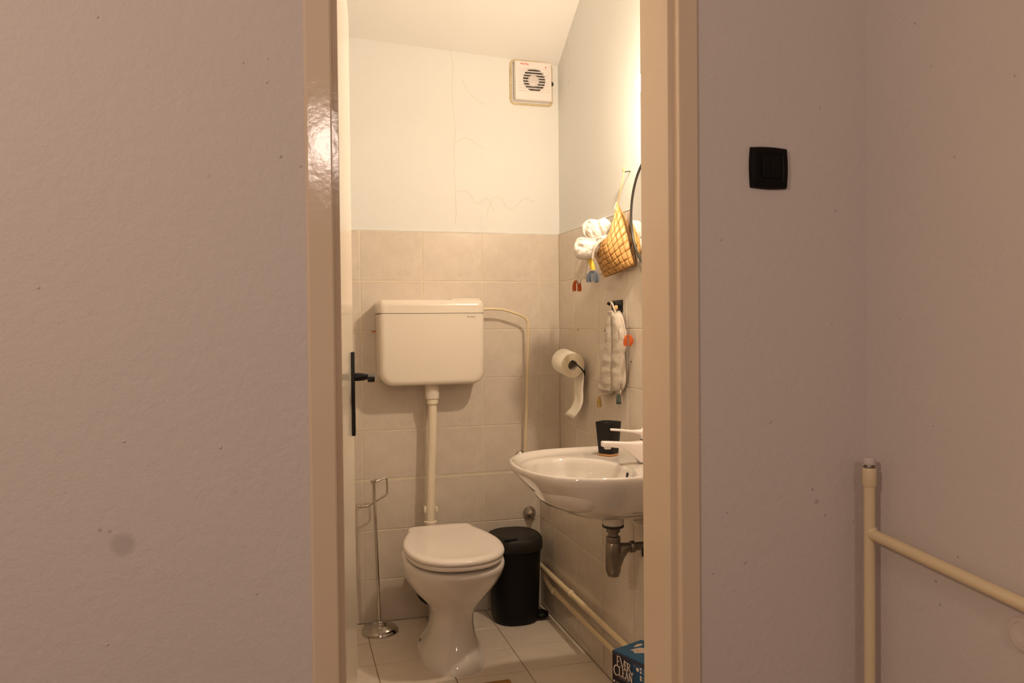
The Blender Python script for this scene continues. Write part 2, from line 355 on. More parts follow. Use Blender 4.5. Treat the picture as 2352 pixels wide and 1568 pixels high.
# drilled holes and a scrap of orange spacer in the joints
for (y, z) in ((2.925, 1.1676), (2.605, 1.135), (2.42, 1.06), (2.405, 1.575)):
    MB().lathe((XR+.0006, y, z), [(.0032, 0), (.0030, -.0012), (.0012, -.0013)], (1, 0, 0), 10).build('drilled_hole', 'dark', wall_right)
tag(MB().box(.318, .342, YB-.0012, YB+.003, 1.166, 1.1705).build('tile_spacer', 'orange', wall_back, smooth=False), 'orange plastic scrap of spacer in the joint')

# door frame: one profile, two jambs and a head
def prof(sgn):
    pts = [(.025, 1.362), (.031, 1.362), (.031, 1.3495), (.0355, 1.3445), (.0725, 1.344), (.0745, 1.3455), (.0752, 1.348), (.0752, 1.364), (.0865, 1.364), (.0876, 1.3652), (.0876, 1.484), (.025, 1.484)]
    if sgn > 0: return pts
    mir = lambda x: .7951-x
    return [(mir(x), y) for x, y in pts]
frm = MB()
for sg in (1, -1):
    p = prof(sg); frm.loft([[(x, y, 0) for x, y in p], [(x, y, 2.06) for x, y in p]])
p = prof(1)
frm.loft([[(.04, y, 2.075-(x-.0876)*1.0-.055+0) for x, y in p], [(.755, y, 2.075-(x-.0876)-.055) for x, y in p]])
struct(frm.build('trim_1', 'frame', angle=25))

# the door leaf, swung in against the left wall
H = Vector((.0948, 1.490, 0)); dd = Vector((.1128, .9936, 0)); dn = Vector((.9936, -.1128, 0))
D = lambda q: H+dd*q.x+dn*q.y+Vector((0, 0, q.z))
door = struct(MB().box(0, .602, -.04, 0, .006, 1.995, T=D).build('door_1', 'door', smooth=False, bevel=.0015))
pl = MB().box(.452, .490, .0005, .0085, .918, 1.124, T=D).build('handle_plate', 'black', door, bevel=.0015)
ln = [D(Vector((.468, t, 1.062))) for t in (.008, .016, .028, .036, .046, .052)]
hb = MB().tube(ln, [.0105, .0105, .0095, .0072, .0062, .0062], 14).build('door_handle', 'black', door)
MB().box(.365, .474, .041, .0575, 1.0555, 1.0685, T=D).build('lever', 'black', hb, bevel=.002)
MB().tube([D(Vector((.471, .006, .966))), D(Vector((.471, .0093, .966)))], .0075, 12).build('keyhole_rim', 'chrome', door)
MB().box(.60, .6028, -.032, -.008, .97, 1.14, T=D).build('latch_plate', 'dullchrome', door)
for z in (.15, 1.88):
    MB().tube([D(Vector((-.004, .003, z-.04))), D(Vector((-.004, .003, z+.04)))], .006, 10).build('hinge', 'frame', door)

# ---------------------------------------------------------------- cistern
def rrect(x0, x1, z0, z1, rb, rt, n=7):
    P = []
    for (cx, cz, r, a0) in ((x1-rt, z1-rt, rt, 0), (x0+rt, z1-rt, rt, PI/2), (x0+rb, z0+rb, rb, PI), (x1-rb, z0+rb, rb, 1.5*PI)):
        P += [(cx+r*math.cos(a0+PI/2*i/n), cz+r*math.sin(a0+PI/2*i/n)) for i in range(n+1)]
    return P
def pad(x0, x1, z0, z1, rb, rt, yb_, yf_, r, mb, n=7, kb=1, kt=1):
    rings = [[(x, yb_, z) for x, z in rrect(x0, x1, z0, z1, rb, rt, n)]]
    for i in range(7):
        a = PI/2*i/6; ins = r*(1-math.cos(a)); y = yf_+r*(1-math.sin(a))
        rings.append([(x, y, z) for x, z in rrect(x0+ins, x1-ins, z0+ins*kb, z1-ins*kt, max(rb-ins*.6, .002), max(rt-ins*.6, .002), n)])
    last = rings[-1]; cx = (x0+x1)/2; cz = (z0+z1)/2
    for e in (.0015, .004, .03):
        rings.append([(x+(cx-x)*e, y, z+(cz-z)*e) for x, y, z in last])
    mb.loft(rings)
ct = thing('toilet_cistern', 'cream white plastic toilet cistern hung on the tiled back wall', 'cistern', (.542, YB, .96))
b = MB(); pad(.336, .7485, .957, 1.2370, .052, .004, YB-.002, 2.999, .020, b, kt=0); b.build('tank', 'cistern', ct, angle=50)
b = MB(); pad(.333, .7505, 1.2385, 1.292, .003, .024, YB-.001, 2.996, .026, b, kb=0); b.build('lid', 'cistern', ct, angle=50)
b = MB(); b.box(.340, .7445, YB-.01, 3.006, 1.234, 1.240); b.build('lid_seam', 'dark', ct, smooth=False)
b = MB(); b.box(.62, .735, 3.02, 3.10, 1.290, 1.2955); b.build('flush_plate', 'cistern', ct, bevel=.002)
text('\u25a0GEBERIT', .0072, 'print_grey', ct, frame((.678, 2.9982, 1.2205), (1, 0, 0), (0, 0, 1)), 'maker_mark', .0002)
b = MB(); b.lathe((.5465, 3.065, .9), [(.0275, 0), (.0285, .02), (.0285, .06)], n=24); b.build('outlet', 'cistern', ct)

# flush pipe
fp = thing('flush_pipe', 'cream white plastic flush pipe running down from the cistern to the toilet bowl', 'pipe', (.53, 3.06, .41))
fp_path = smooth_path([(.5465, 3.065, .91), (.5465, 3.065, .80), (.541, 3.066, .65), (.536, 3.066, .50), (.5335, 3.066, .405)], 5)
MB().tube(fp_path, .0178, 20).build('pipe', 'pipe_white', fp)
b = MB(); b.lathe((.5465, 3.065, .878), [(.0225, 0), (.0236, .003), (.0236, .022), (.0215, .025)], n=24); b.build('coupling_nut', 'pipe_white', fp)
b = MB(); b.lathe((.5465, 3.065, .9015), [(.018, 0), (.0245, .001), (.0245, .004), (.018, .005)], n=24); b.build('rubber_ring', 'fgrout', fp)
b = MB(); b.lathe((.5335, 3.066, .400), [(.024, 0), (.026, .004), (.026, .010), (.019, .013)], n=24); b.build('collar', 'pipe_white', fp)
for s in (-1, 1):
    b = MB(); b.box(.5345+s*.0205-.0035, .5345+s*.0205+.0035, 3.055, 3.12, .445, .47); b.box(.5345+s*.0235-.0045, .5345+s*.0235+.0045, 3.052, 3.066, .448, .467); b.build('pipe_clip', 'pipe_white', fp, bevel=.002)

# supply pipe
sp = thing('supply_pipe', 'thin cream water pipe curving from the cistern down to the chrome valve', 'pipe', (.945, 3.11, .63))
P = smooth_path([(.748, 3.070, 1.255), (.797, 3.070, 1.2555), (.846, 3.072, 1.252), (.895, 3.073, 1.238), (.930, 3.074, 1.2245), (.9475, 3.076, 1.209), (.953, 3.078, 1.18), (.9525, 3.082, 1.08), (.948, 3.088, .90), (.9445, 3.096, .76), (.9425, 3.10, .655)], 6)
MB().tube(P, .0052, 12).build('pipe', 'pipe_cream', sp)
v = thing('stop_valve', 'small chrome stop valve on the back wall behind the washbasin', 'valve', (.943, YB, .64))
b = MB(); b.lathe((.935, YB+.001, .635), [(.027, 0), (.027, .003), (.022, .012), (.012, .016)], (0, -1, 0), 28); b.build('flange', 'chrome', v)
MB().tube([(.935, YB-.012, .635), (.935, 3.095, .635)], .009, 14).build('body', 'chrome', v)
b = MB(); b.lathe((.9425, 3.10, .630), [(.0085, 0), (.0105, .006), (.0105, .018), (.007, .022)], n=6); b.build('nut', 'chrome', v, smooth=False)
MB().box(.943, .963, 3.085, 3.093, .643, .649).build('lever', 'chrome', v, bevel=.002)
# conical chrome cap
kc = MB(); kc.lathe((.970, YB, .394), [(.0285, 0), (.0285, .003), (.022, .020), (.0125, .034), (.0105, .036), (.0105, .042), (.0085, .043)], (0, -1, 0), 32)
tag(kc.build('pipe_cap', 'dullchrome', origin=(.970, YB, .394), angle=30), 'round conical chrome cap on the back wall above the black bin', 'pipe cap')

# ---------------------------------------------------------------- toilet bowl
def sring(xc, w, y0, y1, z, n=2.3, N=48, ft=0, tilt=0):
    yc = (y0+y1)/2; a = (y1-y0)/2; P = []
    for j in range(N):
        t = 2*PI*j/N; c, s = math.cos(t), math.sin(t)
        e = n if s < 0 else n+ft
        x = math.copysign(abs(c)**(2/e), c)*(1+max(0, (.07-z)/.07)*.16*max(0, s)**1.5 if z < .07 else 1); y = math.copysign(abs(s)**(2/e), s)
        P.append((xc+x*w, yc+y*a, z+tilt*y))
    return P
tl = thing('toilet', 'white ceramic toilet with its lid down, standing under the cistern', 'toilet', (.55, 2.73, 0))
prof_t = [(0, .113, 2.562, 2.95), (.012, .1135, 2.563, 2.95), (.03, .108, 2.572, 2.94), (.05, .099, 2.583, 2.925), (.075, .088, 2.596, 2.905), (.10, .080, 2.607, 2.885), (.13, .0745, 2.615, 2.87), (.155, .0735, 2.617, 2.865),
          (.18, .077, 2.612, 2.88), (.205, .089, 2.60, 2.90), (.23, .112, 2.58, 2.92), (.255, .135, 2.558, 2.935), (.28, .153, 2.535, 2.945), (.305, .165, 2.513, 2.95), (.33, .173, 2.490, 2.955), (.352, .1765, 2.472, 2.955), (.366, .1765, 2.466, 2.955), (.374, .173, 2.469, 2.953), (.377, .167, 2.476, 2.948)]
b = MB(); b.loft([sring(.549, w_, y0, y1, z, 2.25, ft=.25) for z, w_, y0, y1 in prof_t]); b.build('bowl', 'ceramic', tl, angle=80)
for q_ in (-1, 1):
    b = MB(); b.lathe((.549+q_*.099, 2.815, .0375), [(.0058, -.012), (.0058, .006), (.004, .008)], (q_*.55, 0, .83), 14); b.build('screw_cap', 'trap', tl)
b = MB(); b.box(.50, .60, 2.93, 3.06, .30, .376); b.build('rear_deck', 'ceramic', tl, bevel=.02, seg=4)
def seat_ring(z, k=0, N=64):
    ctrl = [(0, -.235), (.07, -.222), (.125, -.180), (.158, -.115), (.171, -.03), (.168, .05), (.150, .13), (.128, .20), (.120, .245), (.105, .262), (.05, .268), (0, .269)]
    R = [Vector((x, y, 0)) for x, y in ctrl]; L_ = [Vector((-p.x, p.y, 0)) for p in reversed(R[1:-1])]
    loop = R+L_; n = len(loop); out = []
    for i in range(n):
        p0, p1, p2, p3 = loop[i-1], loop[i], loop[(i+1) % n], loop[(i+2) % n]
        for j in range(4):
            t = j/4; out.append(.5*((2*p1)+(p2-p0)*t+(2*p0-5*p1+4*p2-p3)*t*t+(3*p1-p0-3*p2+p3)*t**3))
    return [(.5455+p.x*(1-k/.171), 2.690+p.y*(1-k/.25), z) for p in out]
b = MB(); b.loft([seat_ring(.3905, .012), seat_ring(.3895, .006), seat_ring(.3945, .0035), seat_ring(.403, .003), seat_ring(.4055, .007)]); b.build('seat', 'seat', tl, angle=80)
b = MB(); b.loft([seat_ring(.4065, .006), seat_ring(.4075, .001), seat_ring(.413, -.001), seat_ring(.4195, .001), seat_ring(.4235, .007), seat_ring(.4255, .016), seat_ring(.4262, .028), seat_ring(.4255, .04), seat_ring(.4235, .07), seat_ring(.4225, .11)]); b.build('lid', 'seat', tl, angle=80)
for s in (-1, 1):
    MB().tube([(.5455+s*.075-.02, 2.963, .399), (.5455+s*.075+.02, 2.963, .399)], .009, 14).build('hinge', 'seat', tl)
for (x, y) in ((.43, 2.60), (.665, 2.60), (.45, 2.84), (.64, 2.84)):
    MB().box(x-.008, x+.008, y-.012, y+.012, .3755, .391).build('seat_buffer', 'rubber', tl, bevel=.002)
ob = MB(); ob.tube([(.547, 2.87, .19), (.545, 2.98, .165), (.545, YB-.003, .155)], .058, 28)
for q in (3.05, 3.075, 3.10, 3.125): ob.tube([(.545, q-.006, .155), (.545, q+.006, .155)], .077, 32)
tag(ob.build('soil_pipe', 'rubber', origin=(.545, 3.14, .08), angle=40), 'black ribbed rubber soil pipe behind the toilet', 'pipe')

# ---------------------------------------------------------------- paper stand (chrome) left of the toilet
st = thing('paper_stand', 'chrome free-standing toilet paper stand with an empty arm, left of the toilet', 'stand', (.326, 3.046, 0))
b = MB(); b.lathe((.326, 3.046, 0), [(.070, 0), (.072, .004), (.070, .009), (.066, .011), (.063, .0155), (.048, .021), (.030, .0245), (.0265, .026), (.0265, .033), (.0245, .037), (.012, .0385), (.008, .041)], n=48); b.build('base', 'chrome', st, angle=28)
MB().tube([(.326, 3.046, .038), (.318, 3.046, .30), (.3095, 3.046, .592)], .0056, 12).build('pole', 'chrome', st)
b = MB(); b.tube([(.302, 3.035, .588), (.320, 3.055, .588)], .0075, 14); b.build('cap', 'chrome', st)
P = smooth_path([(.311, 3.046, .585), (.335, 3.046, .592), (.352, 3.046, .598), (.3595, 3.046, .592), (.3605, 3.046, .57), (.3605, 3.046, .545), (.356, 3.046, .533), (.338, 3.046, .522), (.31, 3.046, .507), (.285, 3.046, .494), (.256, 3.046, .492)], 5)
MB().tube(P, .0040, 10).build('arm', 'chrome', st)
MB().sphere((.253, 3.046, .4925), .0058, 12, 8).build('arm_tip', 'chrome', st)

# ---------------------------------------------------------------- pedal bin
bn = thing('pedal_bin', 'black plastic pedal bin between the toilet and the right wall', 'bin', (.868, 3.02, 0))
def bring(w_, dpt, z, n=2.45, dx=0): return [(.868+dx+math.copysign(abs(math.cos(t))**(2/n), math.cos(t))*w_, 3.022+math.copysign(abs(math.sin(t))**(2/n), math.sin(t))*dpt, z) for t in [2*PI*j/48 for j in range(48)]]
b = MB(); b.loft([bring(.082, .084, .0), bring(.090, .092, .004), bring(.0925, .095, .02), bring(.099, .104, .20), bring(.103, .108, .303), bring(.098, .104, .303)]); b.build('body', 'plastic_black', bn, angle=60)
b = MB(); b.loft([bring(.105, .110, .292), bring(.1095, .1135, .294), bring(.1105, .1145, .318), bring(.1085, .1125, .334), bring(.102, .107, .343), bring(.095, .10, .345)], c0=True, c1=True); b.build('rim', 'bin_lid', bn, angle=60)
b = MB(); b.loft([bring(.094, .099, .3452), bring(.0925, .0975, .3475), bring(.08, .083, .350), bring(.05, .055, .3515)]); b.build('lid', 'bin_lid', bn, angle=50)
b = MB(); b.box(.80, .85, 2.918, 2.935, .344, .3515); b.build('lid_tab', 'plastic_black', bn, bevel=.002)
b = MB(); b.sphere((.966, 2.985, .019), .032, 20, 10, (1.0, 1.1, .5)); b.build('pedal', 'plastic_black', bn)

# ---------------------------------------------------------------- washbasin
SKC = (.86, 2.105)
def sout(k, z, N=72):
    P = []
    for j in range(N):
        t = 2*PI*j/N; c, s = math.cos(t), math.sin(t)
        if c < 0: a, bb, n = .253, .264, 2.35
        else: a, bb, n = .2515, .264, 9
        r = (abs(c/a)**n+abs(s/bb)**n)**(-1/n)
        x, y = c*r, s*r
        # shrink by distance k
        L_ = math.hypot(x, y); f = (L_-k)/L_
        xx = SKC[0]+x*f
        P.append(Vector((xx if c < 0 else SKC[0]+x*(1 if k < .02 else f), SKC[1]+y*f, z)))
    return P
def sbowl(k, z, N=72, cx=.783, cy=2.072, a=.150, bb=.200):
    P = []
    for j in range(N):
        t = 2*PI*j/N; c, s = math.cos(t), math.sin(t)
        n = 2.1
        r = (abs(c/a)**n+abs(s/bb)**n)**(-1/n)*k
        P.append(Vector((cx+c*r, cy+s*r, z)))
    return P
sink = thing('washbasin', 'white ceramic washbasin mounted on the right wall', 'washbasin', (1.11, 2.105, .60))
rings = []
O = sout(0, 0); DR = Vector((.905, 2.102, 0))
for s in (.09, .14, .22, .32, .42, .52, .62, .72, .81, .88, .93, .965, .985):
    z = .628+.145*(s**2.6); ring = []
    for p in O:
        q = DR+(Vector((p.x, p.y, 0))-DR)*s
        zz = z
        if q.x > .95: zz = z-(q.x-.95)*.25*(1-s)
        ring.append((q.x, q.y, zz))
    rings.append(ring)
rings += [sout(.0005, .776), sout(0, .781), sout(.0008, .7855), sout(.003, .789), sout(.007, .7903), sout(.012, .789), sout(.018, .7845)]
def mixr(A, B, f, z): return [Vector((a.x+(b_.x-a.x)*f, a.y+(b_.y-a.y)*f, z)) for a, b_ in zip(A, B)]
So, Bo = sout(.02, 0), sbowl(1, 0)
rings += [mixr(So, Bo, .08, .7815), mixr(So, Bo, .25, .778), mixr(So, Bo, .6, .7765), mixr(So, Bo, .93, .775), sbowl(1.0, .7735), sbowl(.975, .769), sbowl(.945, .758), sbowl(.91, .742), sbowl(.86, .722), sbowl(.78, .702), sbowl(.66, .686), sbowl(.5, .673, cx=.79), sbowl(.32, .665, cx=.82, cy=2.08), sbowl(.13, .662, cx=.85, cy=2.09)]
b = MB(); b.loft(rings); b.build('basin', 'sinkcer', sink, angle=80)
b = MB(); b.lathe((.905, 2.102, .600), [(.029, 0), (.0315, .004), (.033, .03), (.036, .045)], n=32); b.build('outlet_boss', 'sinkcer', sink)
b = MB(); b.lathe((.852, 2.09, .662), [(.022, 0), (.022, .003), (.016, .004), (.005, .002)], n=24); b.build('drain', 'chrome', sink)
b = MB(); b.sphere((.9215, 2.035, .7525), .0095, 16, 10, (.35, .75, 1.3)); b.build('overflow_hole', 'dark', sink)

# tap
tp = thing('tap', 'white enamelled mixer tap on the back deck of the washbasin', 'tap', (1.02, 2.10, .777))
b = MB()
def brk(x0, x1, w_, z0, z1): return [(x0, 2.10-w_, z0), (x1, 2.10-w_, z1), (x1, 2.10+w_, z1), (x0, 2.10+w_, z0)]
# body with spout: cross sections from the tip backwards, squarish section
sec = [(.872, .0105, .8315, .8455), (.874, .0125, .8305, .8470), (.90, .0130, .8285, .8460), (.93, .0140, .8235, .8435), (.955, .0155, .8120, .8420), (.972, .0175, .7960, .8425), (.988, .020, .7780, .8440), (1.01, .0225, .7768, .8460), (1.035, .0225, .7768, .8460), (1.048, .019, .7775, .8450), (1.052, .012, .779, .843)]
rings = []
for x, w_, z0, z1 in sec:
    zc_, h = (z0+z1)/2, (z1-z0)/2; ring = []
    for j in range(24):
        t = 2*PI*j/24; c, s = math.cos(t), math.sin(t); n = 4.5
        ring.append((x, 2.10+math.copysign(abs(c)**(2/n), c)*w_, zc_+math.copysign(abs(s)**(2/n), s)*h))
    rings.append(ring)
b.loft(rings); b.build('body', 'faucet', tp, angle=60)
b = MB(); b.lathe((.889, 2.10, .8235), [(.0095, 0), (.0105, .002), (.0105, .009)], n=24); b.build('aerator', 'chrome', tp)
b = MB(); b.lathe((1.018, 2.10, .8465), [(.0215, 0), (.0225, .004), (.0245, .022), (.025, .0265), (.0225, .0285)], n=32); b.build('handle_hub', 'faucet', tp)
b = MB(); b.lathe((1.018, 2.10, .8445), [(.0228, 0), (.0228, .0022)], n=32); b.build('joint_ring', 'dark', tp)
b = MB(); b.lathe((1.020, 2.10, .8745), [(.0205, 0), (.0215, .002), (.0185, .0055), (.008, .0075)], n=32); b.build('hub_cap', 'ceramic', tp)
rings = []
for x, w_, z, h in ((.899, .0045, .8795, .0022), (.901, .006, .8795, .0034), (.93, .007, .8765, .0034), (.965, .009, .8715, .0038), (.985, .013, .869, .006), (1.0, .018, .866, .010)):
    rings.append([(x, 2.10+math.copysign(abs(math.cos(t))**.6, math.cos(t))*w_, z+math.copysign(abs(math.sin(t))**.6, math.sin(t))*h) for t in [2*PI*j/16 for j in range(16)]])
b = MB(); b.loft(rings); b.build('lever', 'faucet', tp, angle=60)

# tumbler
CX_, CY_, CZ_ = .9605, 2.262, .7768
cp = thing('tumbler', 'matt black toothbrush tumbler with a wooden base, on the washbasin deck', 'tumbler', (CX_, CY_, CZ_))
ca = math.radians(33)
def sq(h, w_, z, n=4.2, N=40):
    P = []
    for j in range(N):
        t = 2*PI*j/N; c, s = math.cos(t), math.sin(t)
        x = math.copysign(abs(c)**(2/n), c)*w_; y = math.copysign(abs(s)**(2/n), s)*w_
        P.append((CX_+x*math.cos(ca)-y*math.sin(ca), CY_+x*math.sin(ca)+y*math.cos(ca), CZ_+z))
    return P
b = MB(); b.loft([sq(0, .0255, .006), sq(0, .0262, .008), sq(0, .0335, .1000), sq(0, .0342, .1035), sq(0, .0335, .1050), sq(0, .0322, .1035), sq(0, .025, .012)]); b.build('cup', mat('matt_black_cup', (.007, .006, .0055, 1), .55, spec=.3), cp, angle=50)
b = MB(); b.loft([sq(0, .0245, 0), sq(0, .0258, .001), sq(0, .0262, .0065)]); b.build('base', 'bamboo', cp)

# trap
tr = thing('basin_trap', 'old stained chrome bottle trap under the washbasin', 'trap', (.905, 2.102, .455))
b = MB(); b.lathe((.905, 2.102, .594), [(.031, 0), (.032, .002), (.032, .006)], n=32); b.build('washer', 'rubber', tr)
b = MB(); b.lathe((.905, 2.102, .535), [(.0145, 0), (.0145, .06)], n=24); b.build('tail', 'trap', tr)
b = MB(); b.lathe((.905, 2.102, .578), [(.016, 0), (.0215, .002), (.022, .013), (.0185, .016)], n=8); b.build('nut', 'trap', tr, bevel=.002, angle=30)
b = MB(); b.lathe((.905, 2.102, .549), [(.018, 0), (.0225, .002), (.0225, .016), (.018, .019)], n=8); b.build('nut', 'trap', tr, bevel=.002, angle=30)
b = MB(); b.lathe((.905, 2.102, .455), [(.0175, 0), (.0195, .004), (.022, .010), (.0228, .055), (.0225, .09), (.0195, .095)], n=32); b.build('bottle', 'trap', tr)
b = MB(); b.lathe((.905, 2.102, .449), [(.0155, 0), (.0175, .0015), (.0175, .010)], n=32); b.build('plug', 'trap', tr)
rings = []
for x, z0, z1, w_ in ((.912, .462, .548, .017), (.925, .470, .546, .017), (.937, .500, .545, .0175), (.950, .516, .544, .0150), (.962, .518, .543, .0128)):
    rings.append([(x, 2.102+math.cos(t)*w_, (z0+z1)/2+math.sin(t)*(z1-z0)/2) for t in [2*PI*j/20 for j in range(20)]])
b = MB(); b.loft(rings); b.build('side_arm', 'trap', tr, angle=60)
b = MB(); b.lathe((.957, 2.102, .5305), [(.014, 0), (.0185, .002), (.0185, .014), (.015, .016)], (1, 0, 0), 8); b.build('nut', 'trap', tr, bevel=.002)
MB().tube([(.965, 2.102, .5305), (XL+.002, 2.102, .5305)], .0125, 20).build('outlet_tube', 'trap', tr)
b = MB(); b.lathe((XL-.001, 2.102, .5305), [(.029, 0), (.028, -.004), (.015, -.009)], (1, 0, 0), 28); b.build('wall_flange', 'trap', tr)
av = thing('angle_valve', 'dark angle valve with a blue dot and flexible hose, beside the basin trap', 'valve', (XL, 2.035, .528))
MB().tube([(XL-.001, 2.035, .530), (.975, 2.035, .530)], .008, 14).build('body', 'trap', av)
b = MB(); b.lathe((.985, 2.035, .530), [(.0105, 0), (.0125, -.002), (.0125, -.017), (.0105, -.0185)], (1, -.5, 0), 12); b.build('knob', 'plastic_black', av)
b = MB(); b.lathe((.9665, 2.0437, .530), [(.0045, 0), (.0045, -.0012)], (1, -.5, 0), 12); b.build('blue_dot', mat('blue_mark', (.02, .06, .16, 1), .4), av)
MB().tube(smooth_path([(.992, 2.035, .538), (.994, 2.038, .57), (.992, 2.06, .62), (1.0, 2.09, .69)], 6), .0058, 12).build('hose', 'dullchrome', av)
b = MB(); b.lathe((.992, 2.035, .533), [(.008, 0), (.008, .016)], n=6); b.build('hose_nut', 'chrome', av, smooth=False)

# two painted pipes along the foot of the ledge
for nm, z, lab, y1, joints in (('u', .188, 'upper of the two cream painted pipes along the foot of the right wall', 3.135, (2.705,)), ('l', .134, 'lower of the two cream painted pipes along the foot of the right wall', 2.99, (2.895,))):
    g = thing('heating_pipe', lab, 'pipe', (.994, 2.3, z), 'pipes along the foot of the right wall')
    if nm == 'u': P = [(.994, 1.49, z+.004), (.994, 2.2, z), (.993, 2.7, z+.002), (.995, y1, z+.001)]
    else: P = [(.994, 1.49, z+.004), (.994, 2.3, z), (.994, 2.8, z+.001), (.994, 2.90, z+.002), (.993, 2.96, z+.010), (.994, 3.01, z+.03), (.996, 3.02, z+.046)]
    MB().tube(smooth_path(P, 8), .0105, 16).build('pipe', 'pipe_cream', g)
    for j in joints:
        b = MB(); b.lathe((.994, j-.012, z+.002), [(.0108, 0), (.0135, .004), (.0135, .018), (.0108, .022)], (0, 1, 0), 20); b.build('joint', 'pipe_cream', g)
    for j in (1.75,): MB().box(.996, XL-.0002, j-.006, j+.006, z-.004, z+.004).build('bracket', 'pipe_cream', g, bevel=.001)

# ---------------------------------------------------------------- litter box
P0 = Vector((.863, 2.017, 0)); bu = Vector((.3563, -.9344, 0)); bv = Vector((.9344, .3563, 0))
lb = thing('litter_box', 'blue cardboard carton of cat litter on the floor by the door', 'carton', (.863, 2.017, 0))
BF = Matrix(((bu.x, bv.x, 0, 0), (bu.y, bv.y, 0, 0), (0, 0, 1, 0), (0, 0, 0, 1)))
T = lambda q: P0+bu*q.x+bv*q.y+Vector((0, 0, q.z))
def local_obj(mb, name, m, bevel=0, smooth=False):   # mesh in the carton's own frame
    o = mb.build(name, m, smooth=smooth, origin=(0, 0, 0), bevel=bevel)
    o.parent = lb; o.location = (0, 0, 0); o.rotation_euler = (0, 0, math.atan2(bu.y, bu.x)); ORG[o.name] = ORG[lb.name]; return o
# local frame: x along the text face, y (left of x) = +bv, z up
body = MB().box(0, .235, 0, .118, .001, .2665); o = local_obj(body, 'carton', 'boxfront', .0015)
local_obj(MB().box(.0005, .2345, .004, .1175, .267, .2702), 'top_flap', 'boxtop', .0008)
local_obj(MB().box(.0, .235, -.0006, .0035, .2610, .2690), 'flap_edge', 'boxedge', .0008)
def ribbon(strokes, name, m, y=-.0012, th=.0007):
    mb = MB()
    for pts, w0 in strokes:
        ws = w0 if isinstance(w0, (list, tuple)) else [w0]*len(pts)
        n = len(pts); L_, R2 = [], []
        for i in range(n):
            a = Vector(pts[max(i-1, 0)]); c = Vector(pts[min(i+1, n-1)]); t = (c-a).normalized(); nn = Vector((-t.y, t.x))
            p = Vector(pts[i]); L_.append(p+nn*ws[i]/2); R2.append(p-nn*ws[i]/2)
        for i in range(n-1):
            q = [L_[i], L_[i+1], R2[i+1], R2[i]]
            mb.add([(p.x, y, p.y+.27) for p in q]+[(p.x, y+th, p.y+.27) for p in q], [(0, 1, 2, 3), (7, 6, 5, 4), (0, 4, 5, 1), (1, 5, 6, 2), (2, 6, 7, 3), (3, 7, 4, 0)])
    return local_obj(mb, name, m)
K, k2, s_ = .0030, .0016, .0009
def Eg(x, z1, z0, w_): return [([(x, z1), (x, z0)], K), ([(x-.002, z1-s_), (x+w_, z1-s_)], k2), ([(x, (z1+z0)/2+.001), (x+w_*.75, (z1+z0)/2+.001)], k2), ([(x-.002, z0+s_), (x+w_, z0+s_)], k2), ([(x+w_, z1), (x+w_, z1-.005)], s_), ([(x+w_, z0), (x+w_, z0+.005)], s_)]
swash = smooth_path([(.0625, -.0275, 0), (.068, -.033, 0), (.0725, -.040, 0), (.077, -.0425, 0), (.0805, -.0405, 0), (.080, -.0375, 0), (.0775, -.0375, 0)], 3)
bowlR = smooth_path([(.0600, -.0175, 0), (.066, -.0175, 0), (.0695, -.021, 0), (.067, -.026, 0), (.0610, -.0275, 0)], 3)
Cc = smooth_path([(.0245, -.0415, 0), (.0215, -.0375, 0), (.0165, -.0370, 0), (.0105, -.0415, 0), (.0075, -.0505, 0), (.0100, -.0600, 0), (.0165, -.0645, 0), (.0225, -.0630, 0), (.0255, -.0590, 0)], 4)
letters = [Eg(.0215, -.0085, -.0385, .0105),
    [([(.0330, -.0125), (.0415, -.0385)], K), ([(.0415, -.0385), (.0490, -.0130)], k2), ([(.0305, -.0125), (.0360, -.0125)], s_), ([(.0465, -.0130), (.0515, -.0130)], s_)],
    Eg(.0505, -.0150, -.0388, .0075),
    [([(.0605, -.0165), (.0605, -.0390)], K), ([(p.x, p.y) for p in bowlR], .0022), ([(p.x, p.y) for p in swash], [.0028]*8+[.0022]*6+[.0016]*(len(swash)-14)), ([(.0580, -.0390), (.0635, -.0390)], s_)],
    [([(p.x, p.y) for p in Cc], [.0016]*5+[.0026]*4+[.0034]*(len(Cc)-17)+[.0026]*4+[.0016]*4)],
    [([(.0290, -.0372), (.0290, -.0635)], K), ([(.0270, -.0630), (.0385, -.0630)], k2), ([(.0265, -.0377), (.0320, -.0377)], s_), ([(.0385, -.0635), (.0385, -.0580)], s_)],
    Eg(.0425, -.0385, -.0640, .0085),
    [([(.0525, -.0645), (.0575, -.0420)], k2), ([(.0570, -.0410), (.0630, -.0648)], K), ([(.0540, -.0560), (.0605, -.0560)], s_), ([(.0508, -.0645), (.0545, -.0645)], s_), ([(.0605, -.0648), (.0655, -.0648)], s_)],
    [([(.0670, -.0430), (.0670, -.0650)], k2), ([(.0665, -.0420), (.0765, -.0655)], K), ([(.0770, -.0440), (.0770, -.0660)], k2), ([(.0650, -.0650), (.0692, -.0650)], s_), ([(.0750, -.0438), (.0795, -.0438)], s_)]]
for L_ in letters: ribbon(L_, 'print_letter', 'print_white')
for q_ in (([(.027, -.0685), (.073, -.0705)], .0006), ([(.084, -.013), (.094, -.0135)], .0008), ([(.083, -.016), (.089, -.0162)], .0008), ([(.089, -.0185), (.095, -.019)], .0006)): ribbon([q_], 'small_print', 'print_grey')
def dotp(x, z, r, m='print_white', name='print_dot'):
    mb = MB(); mb.lathe((x, -.0006, .27+z), [(r, 0), (r, .0006)], (0, -1, 0), 18); return local_obj(mb, name, m)
dotp(.0985, -.0215, .0052)
text_done = []
